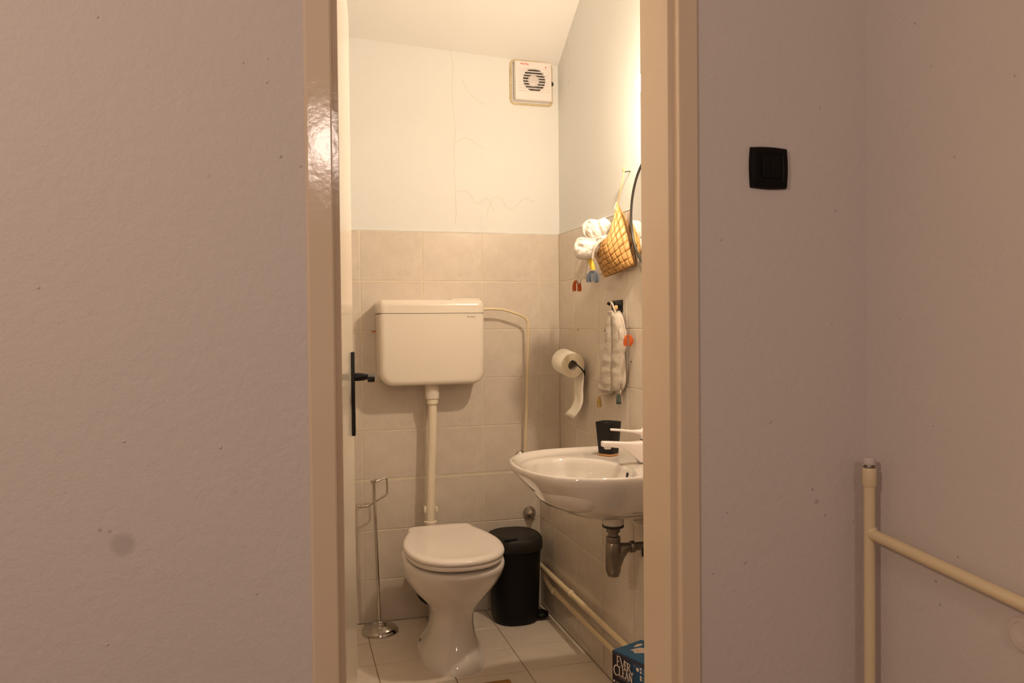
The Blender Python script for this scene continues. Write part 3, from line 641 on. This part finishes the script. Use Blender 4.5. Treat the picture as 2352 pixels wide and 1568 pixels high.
for z in (-.0162, -.0254, -.0377, -.0450, -.0600, -.0700): dotp(.1105, z, .0034); ribbon([([(.117, z+.001), (.145, z+.001)], .0010)], 'small_print', 'print_grey'); ribbon([([(.117, z-.0018), (.138, z-.0018)], .0008)], 'small_print', 'print_grey')
for z in (-.0841, -.0960): dotp(.0078, z, .0034); ribbon([([(.0135, z+.001), (.034, z+.001)], .0010)], 'small_print', 'print_grey'); ribbon([([(.0135, z-.0018), (.028, z-.0018)], .0008)], 'small_print', 'print_grey')
# white cat printed on the lid: head with two ears, and a tail
def flat(pts, name, m, z=.2703):
    mb = MB(); n = len(pts)
    q = []
    for (x, y) in pts:
        d = Vector((x, y, 0))-P0; q.append((d.dot(bu), d.dot(bv)))
    mb.loft([[(a, b_, z) for a, b_ in q], [(a, b_, z+.0004) for a, b_ in q]]); return local_obj(mb, name, m)
flat([(.9111, 2.0007), (.921, 2.003), (.932, 2.006), (.943, 2.006), (.955, 2.000), (.962, 1.985), (.955, 1.972), (.940, 1.970), (.926, 1.974), (.9131, 1.9772), (.9150, 1.985), (.9165, 1.992)], 'cat_head_print', 'print_white')
flat([(.930, 2.0195), (.937, 2.025), (.947, 2.031), (.958, 2.032), (.962, 2.026), (.955, 2.020), (.944, 2.016), (.934, 2.0155)], 'cat_tail_print', 'print_white')
for (x, y) in ((.9244, 1.9939), (.9256, 1.984), (.930, 1.9885)):
    flat([(x+.0014*math.cos(t), y+.0010*math.sin(t)) for t in [2*PI*i/8 for i in range(8)]], 'cat_eye_print', 'boxedge', .2707)

# ---------------------------------------------------------------- toilet roll and holder
tr_ax = Vector((.004, -.1, -.0143)).normalized()   # towards the viewer, tipped down
rb = Vector((1.0405, 2.9, 1.0462)); rf = rb+tr_ax*.101
ro = thing('toilet_roll', 'toilet paper roll with a loose hanging tail, on the wall holder', 'toilet roll', tuple(rb+Vector((0, 0, -.05))))
b = MB(); b.lathe(rb, [(.0195, .0), (.0475, 0), (.0485, .002), (.0485, .099), (.0475, .101)], tr_ax, 48, c0=False, c1=False); b.build('paper', 'paper', ro, angle=50)
b = MB(); b.lathe(rb, [(.0475, .101), (.040, .1013), (.030, .1013), (.0195, .1008)], tr_ax, 48, c0=False, c1=False); b.build('roll_face', 'paperside', ro, angle=50)
b = MB(); b.lathe(rb, [(.0195, .1012), (.0188, .1012), (.0188, .0)], tr_ax, 32, c0=False, c1=False); b.build('core', 'core', ro, angle=50)
rows = []
for i, (x, z, sh) in enumerate([(1.089, 1.030, 0), (1.0905, 1.005, 0), (1.0895, .985, .002), (1.087, .962, .002), (1.0855, .940, .003), (1.086, .915, .001), (1.085, .892, -.002), (1.082, .872, .004), (1.077, .856, .012), (1.070, .838, .026), (1.062, .822, .040)]):
    rows.append([(x+.002*math.sin(j*1.1+i*.5), 2.803+sh*1.0+.1*j/6, z+(.006*j/6)*(1 if i > 8 else 0)) for j in range(7)])
b = MB(); b.grid(rows); b.build('loose_sheet', 'paper', ro, solid=.0005)
ho = thing('roll_holder', 'thin black wire toilet roll holder on the right wall', 'holder', (XR, 2.80, 1.0))
P = [(XR-.001, 2.86, 1.000), (1.100, 2.83, 1.001), (1.0875, 2.795, 1.004), (1.072, 2.783, 1.020), (1.050, 2.788, 1.040), (1.042, 2.792, 1.047), (1.0405, 2.80, 1.0505), (1.0405, 2.90, 1.0635)]
MB().tube(smooth_path(P, 5), .0026, 10).build('wire', 'black', ho)
b = MB(); b.lathe((XR, 2.86, 1.000), [(.014, 0), (.014, .003), (.006, .005)], (-1, 0, 0), 24); b.build('rose', 'black', ho)

# ---------------------------------------------------------------- robe hook
hk = thing('robe_hook', 'black double robe hook on a square plate above the hand towel', 'hook', (XR, 2.53, 1.23))
MB().box(XR-.004, XR-.0001, 2.484, 2.575, 1.229, 1.2715).build('plate', 'black', hk, bevel=.0008)
for (y0, y1, xo) in ((2.533, 2.545, 1.0805), (2.500, 2.500, 1.078)):
    MB().tube([(XR-.003, y0, 1.244), (xo, y1, 1.2625)], .0052, 14).build('peg', 'black', hk)
    
def tassel(root, top, length, spread, m, name='tassel', n=16, fork=0, label=None, dirv=(0, 0, -1)):
    mb = MB(); top = Vector(top); d = Vector(dirv).normalized(); side = Vector((.907, -.42, 0)); back = Vector((.42, .907, 0))
    for i in range(n*3):
        a = random.uniform(0, 2*PI); r = spread*(.35+.65*math.sqrt(random.random()))
        off = (side*math.cos(a)+back*math.sin(a)*.6)*r if abs(d.z) > .5 else Vector((math.cos(a)*.6, 0, math.sin(a)))*r
        if fork: off += side*(fork if i % 2 else -fork)
        L_ = length*random.uniform(.74, 1.06)
        arch = Vector((0, 0, fork*.9 if fork else 0))
        p = [top+off*.12, top+off*.55+arch*.3+d*L_*.10, top+off*.9+d*L_*.35, top+off*random.uniform(.85, 1.1)+d*L_*.7, top+off*random.uniform(.75, 1.2)+back*random.uniform(-.003, .003)+d*L_]
        mb.tube(smooth_path(p, 3), min(.0011, spread*.13), 4)
    o = mb.build(name, m, root)
    if label: o['label'] = label
    return o

# ---------------------------------------------------------------- hand towel
ht = thing('hand_towel', 'cream terry hand towel with coloured tassels, hanging from the black hook', 'towel', (1.085, 2.52, .91))
Lz = [(1.232, 2.515), (1.224, 2.538), (1.214, 2.549), (1.179, 2.561), (1.117, 2.578), (1.022, 2.608), (.957, 2.644), (.925, 2.640)]
Gz = [(1.232, 2.500), (1.21, 2.503), (1.13, 2.508), (1.03, 2.516), (.93, 2.516)]
Rz = [(1.232, 2.485), (1.216, 2.462), (1.18, 2.436), (1.12, 2.428), (1.045, 2.436), (.987, 2.434), (.955, 2.452)]
def lobe(mb, zs, fa, fb, dep, xc, seed, N=28):
    rings = []
    for z in zs:
        a, c = fa(z), fb(z); yc, hw = (a+c)/2, abs(a-c)/2
        ring = []
        for j in range(N):
            t = 2*PI*j/N; cs, sn = math.cos(t), math.sin(t)
            p = Vector((xc-sn*dep, yc+cs*hw, z))
            k_ = 1+.22*nz(p, 40, seed)+.10*nz(p, 110, seed)
            ring.append((xc-sn*dep*k_-.002*nz((z*60, 0, seed), 1), yc+cs*hw*(1+.05*nz(p, 60, seed+5)), z+.0015*nz(p, 80, seed+9)))
        rings.append(ring)
    mb.loft(rings)
b = MB()
zs = [1.234, 1.230, 1.224]+[1.215-.0055*i for i in range(49)]
zs1 = [z if z < 1.23 else z for z in zs]+[.948, .944]
lobe(b, [z for z in zs if z > .945], lambda z: lerp_tab(Lz, z), lambda z: lerp_tab(Gz, z)-.001, .0190, 1.090, 1)
lobe(b, [z for z in zs if z > .955], lambda z: lerp_tab(Gz, z)+.002, lambda z: lerp_tab(Rz, z)+.010, .0180, 1.092, 2)
b.build('terry_body', 'towel', ht, angle=180)
rows = []   # flat woven edge at the right and hem at the bottom
for i in range(22):
    z = 1.226-.0125*i; r = lerp_tab(Rz, z)-.008*(1 if z > 1.13 else .3)
    if 1.10 < z < 1.175: r -= .010
    rows.append([(1.089-.004*math.sin(j*1.3+i*.35)+.003*(j-2), r+.034*(1-j/4), z) for j in range(5)])
b = MB(); b.grid(rows); b.build('woven_edge', 'cloth', ht, solid=.002)
rows = []
for i in range(5):
    rows.append([(1.090-.003*math.sin(j*.9), 2.646-.125*j/8-.002*i+(.003*i if j == 0 else 0), .952+.0*j-(.030*i/4)*(1-j/9.5)+.004*j/8) for j in range(9)])
b = MB(); b.grid(rows); b.build('hem', 'cloth', ht, solid=.0025)
rows = []
for i in range(4): rows.append([(1.090, 2.500-.045*j/5, .962-.014*i/3) for j in range(6)])
b = MB(); b.grid(rows); b.build('hem', 'cloth', ht, solid=.0025)
MB().tube(smooth_path([(1.086, 2.516, 1.222), (1.080, 2.511, 1.243), (1.077, 2.503, 1.2615), (1.0775, 2.497, 1.2610), (1.081, 2.488, 1.243), (1.087, 2.482, 1.222)], 5), .003, 8).build('loop', 'cloth', ht)
b = MB(); b.lathe((1.094, 2.488, 1.243), [(.004, 0), (.009, .003), (.009, .009), (.004, .012)], (-1, .1, .2), 16); b.build('loop_bead', 'straw', ht)
tassel(ht, (1.088, 2.648, .923), .038, .0085, 'paleyellow', label='pale yellow tassel')
tassel(ht, (1.086, 2.468, .948), .034, .0085, 'greengrey', label='dark green-grey tassel')
MB().tube([(1.086, 2.466, .918), (1.086, 2.461, .897)], .0006, 5).build('loose_thread', 'greengrey', ht)
tassel(ht, (1.088, 2.388, 1.150), .036, .0065, 'orange', fork=.0095, n=22, label='bright orange tassel split in two')
tassel(ht, (1.100, 2.575, 1.1625), .042, .0055, 'bluegrey', n=12, dirv=(0, 1, .06), label='blue-grey tassel sticking out sideways')

# ---------------------------------------------------------------- woven basket
nl = thing('wall_nail', 'bent dark nail holding the basket string on the right wall', 'nail', (XR, 2.42, 1.70))
MB().tube(smooth_path([(XR+.004, 2.4265, 1.702), (1.10, 2.415, 1.699), (1.085, 2.40, 1.694), (1.079, 2.393, 1.697), (1.078, 2.392, 1.704)], 4), .0017, 8).build('shank', 'black', nl)
bk = thing('woven_basket', 'woven birch bark pouch basket hanging from a string on the right wall', 'basket', (1.07, 2.45, 1.35))
ED = {'AC': [(1.075, 2.4431, 1.6031), (1.062, 2.4314, 1.5599), (1.045, 2.4200, 1.5135), (1.030, 2.4250, 1.4788), (1.028, 2.465, 1.4700), (1.033, 2.520, 1.4560), (1.040, 2.5594, 1.4246)],
      'AE': [(1.078, 2.4391, 1.6026), (1.085, 2.4199, 1.5517), (1.090, 2.3968, 1.498), (1.095, 2.3778, 1.4353), (1.096, 2.3516, 1.3828)],
      'CD': [(1.040, 2.5594, 1.4246), (1.041, 2.5239, 1.3988), (1.045, 2.5128, 1.3754), (1.055, 2.5101, 1.3497)],
      'ED': [(1.096, 2.3516, 1.3828), (1.085, 2.4054, 1.3724), (1.070, 2.4617, 1.3616), (1.055, 2.5101, 1.3497)]}
def curve_fn(P):
    S = smooth_path(P, 8); d = [0]
    for a, c in zip(S, S[1:]): d.append(d[-1]+(c-a).length)
    def f(t):
        L_ = t*d[-1]
        for i in range(len(S)-1):
            if L_ <= d[i+1]+1e-9: return S[i].lerp(S[i+1], (L_-d[i])/max(d[i+1]-d[i], 1e-9))
        return S[-1]
    return f
EF = {k_: curve_fn(v_) for k_, v_ in ED.items()}
def coons(u, v_, EF=EF, bulge=.026):
    # u: A->E, v: A->C ; opposite edges CD (u at v=1) and ED (v at u=1)
    A, E_, C_, D_ = EF['AE'](0), EF['AE'](1), EF['AC'](1), EF['CD'](1)
    p = EF['AE'](u)*(1-v_)+EF['CD'](u)*v_+EF['AC'](v_)*(1-u)+EF['ED'](v_)*u-(A*(1-u)*(1-v_)+E_*u*(1-v_)+C_*(1-u)*v_+D_*u*v_)
    return p+Vector((-1, -.15, 0))*bulge*math.sin(PI*u)**.8*math.sin(PI*v_)**.8
def weave(fn, NU, NV, m, parent, h=.0016, e=.004, name='bark_strip'):
    def pos(u, v_, off):
        du = fn(min(u+e, 1), v_)-fn(max(u-e, 0), v_); dv = fn(u, min(v_+e, 1))-fn(u, max(v_-e, 0))
        n = du.cross(dv)
        n = n.normalized() if n.length > 1e-9 else Vector((-1, 0, 0))
        if n.x > 0: n = -n
        return fn(u, v_)+n*off
    for i in range(NV):
        rows = []
        for k_ in range(NU*8+1):
            u = k_/(NU*8); off = h*max(-1, min(1, 3.2*math.cos(PI*(u*NU-.5+i))))
            rows.append([pos(u, (i+w_)/NV, off) for w_ in (.055, .35, .65, .945)])
        b = MB(); b.grid(rows); b.build(name, m, parent, solid=.0007, angle=60)
    for j in range(NU):
        rows = []
        for k_ in range(NV*8+1):
            v_ = k_/(NV*8); off = -h*max(-1, min(1, 3.2*math.cos(PI*(v_*NV-.5+j))))
            rows.append([pos((j+w_)/NU, v_, off) for w_ in (.04, .35, .65, .96)])
        b = MB(); b.grid(rows); b.build(name, m, parent, solid=.0007, angle=60)
weave(coons, 8, 9, 'bark', bk, h=.0022)
b = MB(); b.grid([[coons(.03+.94*i/14, .04+.92*j/14)+Vector((.0055, .003, 0)) for j in range(15)] for i in range(15)]); b.build('gap_shade_sheet', 'gapshade', bk)  # added dark sheet, paints the shade seen through the weave gaps
# back sheet against the wall, showing left of the front edge
EB = {'AC': curve_fn([(1.080, 2.4560, 1.6031), (1.090, 2.478, 1.5616), (1.098, 2.510, 1.5221), (1.102, 2.560, 1.4823), (1.100, 2.60, 1.4371)]), 'AE': curve_fn([(1.082, 2.4391, 1.6026), (1.100, 2.4199, 1.5517), (1.106, 2.3968, 1.498), (1.108, 2.3778, 1.4353), (1.098, 2.3516, 1.3828)]),
      'CD': curve_fn([(1.100, 2.60, 1.4371), (1.085, 2.56, 1.40), (1.058, 2.5101, 1.3497)]), 'ED': curve_fn([(1.098, 2.3516, 1.3828), (1.090, 2.4354, 1.3664), (1.058, 2.5101, 1.3497)])}
weave(lambda u, v_: coons(u, v_, EB, -.004), 6, 6, 'bark', bk, h=.0010)
MB().tube(smooth_path([(1.080, 2.3922, 1.6975), (1.076, 2.3991, 1.6641), (1.076, 2.4174, 1.6311), (1.076, 2.4400, 1.5995)], 4), .0021, 8).build('hanging_string', 'straw', bk)
b = MB(); b.sphere((1.079, 2.394, 1.7015), .0085, 14, 8, (.6, .8, 1.1)); b.build('string_knot', 'straw', bk)
MB().tube(smooth_path([(1.074, 2.4415, 1.600), (1.069, 2.443, 1.588), (1.066, 2.440, 1.576), (1.070, 2.436, 1.572)], 4), .0022, 8).build('tie', M['pipe_cream'], bk)

# towel stuffed into the basket
bt = thing('folded_towel', 'white terry towel with coloured tassels stuffed into the woven basket', 'towel', (1.01, 2.55, 1.40))
def puff(c, e1, e2, e3, ap, seed, m='towel2', th=.004, name='terry_fold', nseg=36, nr=22, amp=.11):
    """cup shaped fold of cloth: e1 points away from the open mouth"""
    c, e1, e2, e3 = map(Vector, (c, e1, e2, e3)); mb = MB(); rings = []
    for i in range(nr+1):
        ph = .03+(ap-.03)*i/nr; ring = []
        for j in range(nseg):
            t = 2*PI*j/nseg
            p = c+e1*math.cos(ph)+e2*math.sin(ph)*math.cos(t)+e3*math.sin(ph)*math.sin(t)
            f = 1+amp*1.6*nz(p, 26, seed)+amp*.7*nz(p, 60, seed)+.06*math.sin(3*t+ph*2+seed)
            p = c+(p-c)*f
            ring.append(p)
        rings.append(ring)
    mb.loft(rings, True, False); return mb.build(name, m, bt, solid=th, angle=180)
VV = Vector((.42, .907, 0)); RR = Vector((.907, -.42, 0)); ZZ = Vector((0, 0, 1))
def fold(c, lx, ly, lz, ap, seed, tilt=0, a1=.72, amp=.11):
    e1 = (RR*a1+VV*math.sqrt(1-a1*a1)).normalized(); e2 = ZZ.cross(e1)
    e1t = (e1*math.cos(tilt)+ZZ*math.sin(tilt)); e3 = (ZZ*math.cos(tilt)-e1*math.sin(tilt))
    puff(c, e1t*lx, e2*ly, e3*lz, ap, seed, amp=amp)
FA = Vector((1.02, 2.4846, 1.5098))
TP = lambda px_, py_, dp: FA+RR*(px_-1372)*.00145+ZZ*(528-py_)*.00145+VV*dp
def pillow(outline, cen, D, dp, creases, seed, name='terry_fold', N=96, K_=22):
    """stuffed fold of cloth: closed outline (mm on the plane facing the door), domed both ways, creased"""
    O_ = [Vector((a_, b_, 0)) for a_, b_ in outline]; n_ = len(O_); loop = []
    for i in range(n_):
        p0, p1, p2, p3 = O_[i-1], O_[i], O_[(i+1) % n_], O_[(i+2) % n_]
        for j in range(6):
            t = j/6; loop.append(.5*((2*p1)+(p2-p0)*t+(2*p0-5*p1+4*p2-p3)*t*t+(3*p1-p0-3*p2+p3)*t**3))
    c_ = Vector((cen[0], cen[1], 0))
    def dist(p, poly):
        best = 1e9
        for a_, b_ in zip(poly, poly[1:]):
            a_ = Vector((a_[0], a_[1], 0)); b_ = Vector((b_[0], b_[1], 0)); ab = b_-a_
            t = max(0, min(1, (p-a_).dot(ab)/ab.length_squared)); best = min(best, (p-a_-ab*t).length)
        return best
    rings = []
    ss = [math.sin(PI/2*(i+.4)/K_) for i in range(K_)]+[1.0]
    for sg, seq in ((-1, ss), (1, ss[-2::-1])):
        for s1 in seq:
            ring = []
            for q_ in loop:
                p = c_+(q_-c_)*s1
                h = D*math.sqrt(max(0, 1-s1**2.6))
                if sg < 0:
                    h *= 1+.22*nz((p.x*.05, p.y*.05, seed), 1)+.10*nz((p.x*.14, p.y*.14, seed), 1)
                    for poly, dep, wd in creases: h -= dep*math.exp(-(dist(p, poly)/wd)**2)*min(1, (1-s1)*6)
                ring.append(TP(p.x, p.y, dp+sg*h))
            rings.append(ring)
    mb = MB(); mb.loft(rings); return mb.build(name, 'towel2', bt, angle=180)
pillow([(1337, 532), (1335, 520), (1340, 510), (1350, 503), (1362, 502), (1372, 504), (1382, 501), (1388, 499), (1395, 503), (1404, 512), (1403, 524), (1398, 534), (1392, 541), (1380, 546), (1366, 551), (1352, 549), (1343, 542)], (1368, 526), .030, .004,
       [([(1371, 502), (1374, 516), (1381, 534), (1386, 545)], .011, 3.2), ([(1387, 500), (1386, 512), (1391, 528)], .007, 2.6), ([(1352, 512), (1345, 520), (1342, 532), (1350, 543)], .013, 4.0), ([(1358, 530), (1364, 542)], .005, 3.0)], 3)
pillow([(1317, 565), (1319, 556), (1325, 547), (1334, 544), (1345, 546), (1357, 548), (1372, 546), (1387, 541), (1398, 541), (1396, 552), (1388, 562), (1378, 574), (1368, 586), (1358, 595), (1345, 598), (1330, 596), (1320, 590), (1316, 578)], (1350, 570), .034, -.002,
       [([(1320, 560), (1330, 553), (1345, 553), (1362, 556), (1380, 552)], .014, 4.2), ([(1372, 552), (1366, 568), (1361, 590)], .011, 2.6), ([(1328, 566), (1340, 572), (1352, 566)], .005, 5)], 8)
hm = smooth_path([TP(1361, 598, -.030), TP(1363, 584, -.034), TP(1368, 571, -.034), (TP(1378, 559, -.030)), TP(1390, 551, -.024), TP(1400, 547, -.012)], 6)
MB().tube(hm, [.0045+.0012*nz(p_, 70) for p_ in hm], 10).build('hem', 'towel', bt)
rows = []
for i in range(12):
    t = i/11; rows.append([(1.045+.004*math.sin(j+i*.6), 2.742-.095*j/6+.030*t*(1-j/6)-.004*t*j/6, 1.440-.092*t+.010*math.sin(j*1.1+t*3)*t) for j in range(7)])
b = MB(); b.grid(rows); b.build('towel_end', 'cloth', bt, solid=.002)
tassel(bt, (1.045, 2.752, 1.3530), .040, .0070, 'orange', fork=.0095, n=24, label='rust orange tassel split in two')
b = MB(); b.tube(smooth_path([(1.000, 2.500, 1.420), (.999, 2.4955, 1.405), (1.002, 2.489, 1.388), (1.005, 2.488, 1.374)], 3), .0085, 10); tag(b.build('yarn_wrap', 'yellow', bt), 'yellow wrapped yarn above the grey tassel')
tassel(bt, (1.005, 2.492, 1.368), .036, .0105, 'bluegrey', fork=.0110, n=34, label='blue-grey tassel')

# ---------------------------------------------------------------- round mirror
MC = Vector((1.085, 2.166, 1.538)); MRr = .186
mi = thing('round_mirror', 'round mirror with a thin black frame on the right wall above the washbasin', 'mirror', tuple(MC+Vector((.02, 0, -.19))))
mn = Vector((-1, 0, 0))
b = MB(); b.lathe(MC, [(MRr-.001, -.002), (MRr-.001, .0), (.05, .0004)], mn, 96); b.build('glass', 'mirror', mi, angle=20)
b = MB(); b.tube(arc(MC, MRr+.0005, 0, 2*PI, 96, (0, 1, 0), (0, 0, 1)), .0042, 10); b.build('rim', 'mirror_frame', mi)
b = MB(); b.lathe(MC+Vector((.002, 0, 0)), [(MRr-.02, 0), (MRr-.02, -.024)], mn, 48); b.build('backing', 'mirror_frame', mi)
cb = MB(); cb.tube(smooth_path([(1.095, 2.30, 1.452), (1.100, 2.318, 1.43), (1.101, 2.334, 1.405), (1.101, 2.328, 1.375), (1.101, 2.305, 1.352), (1.101, 2.25, 1.34), (1.101, 2.16, 1.345)], 6), .0022, 8)
tag(cb.build('cord', 'dullchrome', origin=(1.101, 2.3, 1.34)), 'thin grey cord looping below the round mirror', 'cord')

# ---------------------------------------------------------------- wall lamp with bare bulb
BC = Vector((.978, 2.018, 1.866))
lm = thing('wall_lamp', 'glowing bare bulb in a wall lampholder, half hidden by the door frame', 'lamp', (XR+.004, BC.y-.02, BC.z+.0))
MB().sphere(BC, .028, 24, 14).build('bulb', 'bulb', lm)
MB().tube([BC+Vector((.022, -.004, .0)), BC+Vector((.122, -.012, 0))], .014, 20).build('socket', 'faucet', lm)
b = MB(); b.lathe((XR+.0045, BC.y-.012, BC.z), [(.04, 0), (.04, .010), (.030, .018), (.014, .020)], (-1, 0, 0), 32); b.build('wall_plate', 'faucet', lm)

# ---------------------------------------------------------------- extractor fan (mounted upside down)
fx0, fx1, fz0, fz1, fy = .9200, 1.0790, 2.1265, 2.2875, 3.121
fn_ = thing('extractor_fan', 'small square white extractor fan in the top right corner of the back wall', 'extractor fan', ((fx0+fx1)/2, YB+.004, fz0))
fcx, fcz, fr = 1.0025, 2.211, .049
b = MB(); O2 = []
for i in range(96):
    t = 2*PI*i/96+PI/4; c_, s_2 = math.cos(t), math.sin(t)
    hx = (fx1-fcx) if c_ > 0 else (fcx-fx0); hz = (fz1-fcz) if s_2 > 0 else (fcz-fz0)
    k_ = min(hx/max(abs(c_), 1e-6), hz/max(abs(s_2), 1e-6)); O2.append((fcx+c_*k_, fcz+s_2*k_))
for (px_, pz_) in ((fx0, fz0), (fx1, fz0), (fx1, fz1), (fx0, fz1)):
    i = min(range(96), key=lambda i: math.hypot(O2[i][0]-px_, O2[i][1]-pz_)); O2[i] = (px_, pz_)
n = len(O2)
def ray_hit(t):   # same angular order as rrect, starting at the right side
    return (fcx+fr*math.cos(t), fcz+fr*math.sin(t))
cir = [ray_hit(math.atan2(z-fcz, x-fcx)) for x, z in O2]
tl_ = lambda z: fy-.006*(fz1-z)/(fz1-fz0)
b.loft([[(x, YB+.001, z) for x, z in O2], [(x, tl_(z)+.003, z) for x, z in O2], [(fcx+(x-fcx)*.985, tl_(z), fcz+(z-fcz)*.985) for x, z in O2], [(x, tl_(z), z) for x, z in cir], [(x, tl_(z)+.012, z) for x, z in cir]], False, False)
b.build('housing', 'fanwhite', fn_, angle=40)
b = MB(); b.lathe((fcx, fy+.019, fcz), [(fr+.004, 0), (.0, .0005)], (0, -1, 0), 40, False, False); b.build('duct_back', 'fandark', fn_)
for k_ in range(7):
    a = 2*PI*k_/7; b = MB(); c, s = math.cos(a), math.sin(a); c2, s2 = math.cos(a+.55), math.sin(a+.55)
    b.add([(fcx+.015*c, fy+.018, fcz+.015*s), (fcx+.046*c, fy+.018, fcz+.046*s), (fcx+.046*c2, fy+.010, fcz+.046*s2), (fcx+.015*c2, fy+.012, fcz+.015*s2)], [(0, 1, 2, 3)]); b.build('blade', 'fandark', fn_, solid=.001)
b = MB(); b.lathe((fcx, fy+.016, fcz), [(.024, 0), (.024, .008), (.018, .012)], (0, -1, 0), 32); b.build('hub', 'fanwhite', fn_)
for k_ in range(9):
    z = 2.1645+.0116*k_; hw = .0685 if abs(k_-4) < 9 else .04
    b = MB(); x0, x1 = .9995-hw, .9995+hw; y = tl_(z)
    b.add([(x0, y-.0002, z-.0035), (x1, y-.0002, z-.0035), (x1-.004, y-.0035, z-.0012), (x0+.004, y-.0035, z-.0012), (x0, y-.0002, z+.0015), (x1, y-.0002, z+.0015), (x0, y+.003, z-.001), (x1, y+.003, z-.001)],
          [(0, 1, 2, 3), (3, 2, 5, 4), (0, 3, 4, 6), (1, 7, 5, 2), (0, 6, 7, 1), (4, 5, 7, 6)]); b.build('slat', 'fanwhite', fn_, smooth=False)
text('Hausmax', .0125, 'red', fn_, frame((.9795, tl_(2.276)-.0004, 2.2785), (-1, 0, .0), (0, 0, -1)), 'maker_mark', .0003, sx=.80)
b = MB(); b.sphere((1.054, fy-.001, 2.2668), .0036, 12, 6, (1, .4, .8)); b.build('indicator_light', 'orange', fn_)
b = MB(); P = [(x, YB+.0025, z) for x, z in rrect(fx0-.013, fx1+.008, fz0-.011, fz1+.007, .016, .02, 6)]; P.append(P[0])
P = [Vector(p)+Vector((.002*nz(p, 60), 0, .002*nz(p, 60, 4))) for p in P]
b.tube(P, .0048, 8); b.build('caulk_bead', 'caulk', fn_)
b = MB(); b.sphere((fx1+.006, YB-.010, 2.204), .009, 12, 8, (.8, 1, 1.1)); b.build('cable_grommet', 'rubber', fn_)

# ---------------------------------------------------------------- light switch in the corridor
sw = thing('light_switch', 'black double rocker light switch on the corridor wall right of the door', 'switch', (.918, YF, 1.45))
def swp(x0, x1, z0, z1, bow, N=10):
    P = []
    for i in range(N): t = i/N; P.append((x1+bow*math.sin(PI*t), z0+(z1-z0)*t))
    for i in range(N): t = i/N; P.append((x1+(x0-x1)*t, z1+bow*math.sin(PI*t)))
    for i in range(N): t = i/N; P.append((x0-bow*math.sin(PI*t), z1+(z0-z1)*t))
    for i in range(N): t = i/N; P.append((x0+(x1-x0)*t, z0-bow*math.sin(PI*t)))
    return P
def srings(x0, x1, z0, z1, bow, ys):
    return [[(x, y, z) for x, z in swp(x0+i, x1-i, z0+i, z1-i, bow*(1-i*10))] for y, i in ys]
b = MB(); b.loft(srings(.8775, .9585, 1.4515, 1.5300, .0022, [(YF, 0), (YF-.004, 0), (YF-.009, .0025), (YF-.0105, .006), (YF-.0108, .0125), (YF-.0095, .0138), (YF-.0095, .0165)])); b.build('faceplate', 'switch', sw, angle=25)
for x0, x1 in ((.8985, .9178), (.9188, .9385)):
    b = MB(); b.box(x0, x1, YF-.0125, YF-.008, 1.4695, 1.5120); b.build('rocker', 'switch', sw, bevel=.0012)

# ---------------------------------------------------------------- corridor pipe with its branch
pv = thing('corridor_pipe', 'cream painted upright pipe in the corridor corner with a sloping branch', 'pipe', (1.118, 1.305, 0))
MB().tube([(1.1185, 1.302, 0), (1.118, 1.302, .45), (1.1175, 1.302, .885)], .0108, 20).build('upright', 'pipe_cream', pv)
b = MB(); b.lathe((1.1175, 1.302, .853), [(.0108, 0), (.0135, .005), (.0135, .038), (.0128, .0395)], n=24); b.build('socket', 'pipe_cream', pv)
b = MB(); b.lathe((1.1175, 1.302, .892), [(.0095, 0), (.0118, .001), (.0095, .0045), (.0095, .009)], n=24); b.build('gap_ring', 'trap', pv)
b = MB(); b.lathe((1.1175, 1.302, .899), [(.0112, 0), (.0118, .0015), (.0110, .0115), (.0085, .0135)], n=24); b.build('plug', 'disc', pv)
b = MB(); b.sphere((1.120, 1.299, .7600), .0150, 20, 12, (.85, .9, 1.15)); b.build('weld', 'pipe_cream', pv)
MB().tube([(1.119, 1.298, .7600), (1.123, 1.15, .7455), (1.127, .95, .7270), (1.130, .60, .695), (1.130, .2, .66)], .0112, 20).build('branch', 'pipe_cream', pv)
dc = MB(); dc.lathe((1.1515, .985, .6705), [(.030, 0), (.030, .003), (.027, .007), (.0215, .0085), (.0205, .0075), (.0195, .0085), (.012, .0095), (.004, .008)], (-1, 0, 0), 40)
tag(dc.build('wall_disc', 'disc', origin=(1.1515, .985, .6705), angle=25), 'round painted cover disc on the corridor wall below the sloping pipe', 'cover')

# ---------------------------------------------------------------- wooden duckboard in front of the toilet
db = thing('duckboard', 'brown wooden duckboard on the floor in front of the toilet', 'mat', (.49, 2.30, 0))
for i in range(9):
    y = 2.455-.037*i; MB().box(.30, .684, y-.030, y, .012, .022).build('slat', 'wood', db, bevel=.0025)
for x in (.34, .64): MB().box(x-.012, x+.012, 2.13, 2.45, .0005, .0125).build('batten', 'wood', db, bevel=.002)
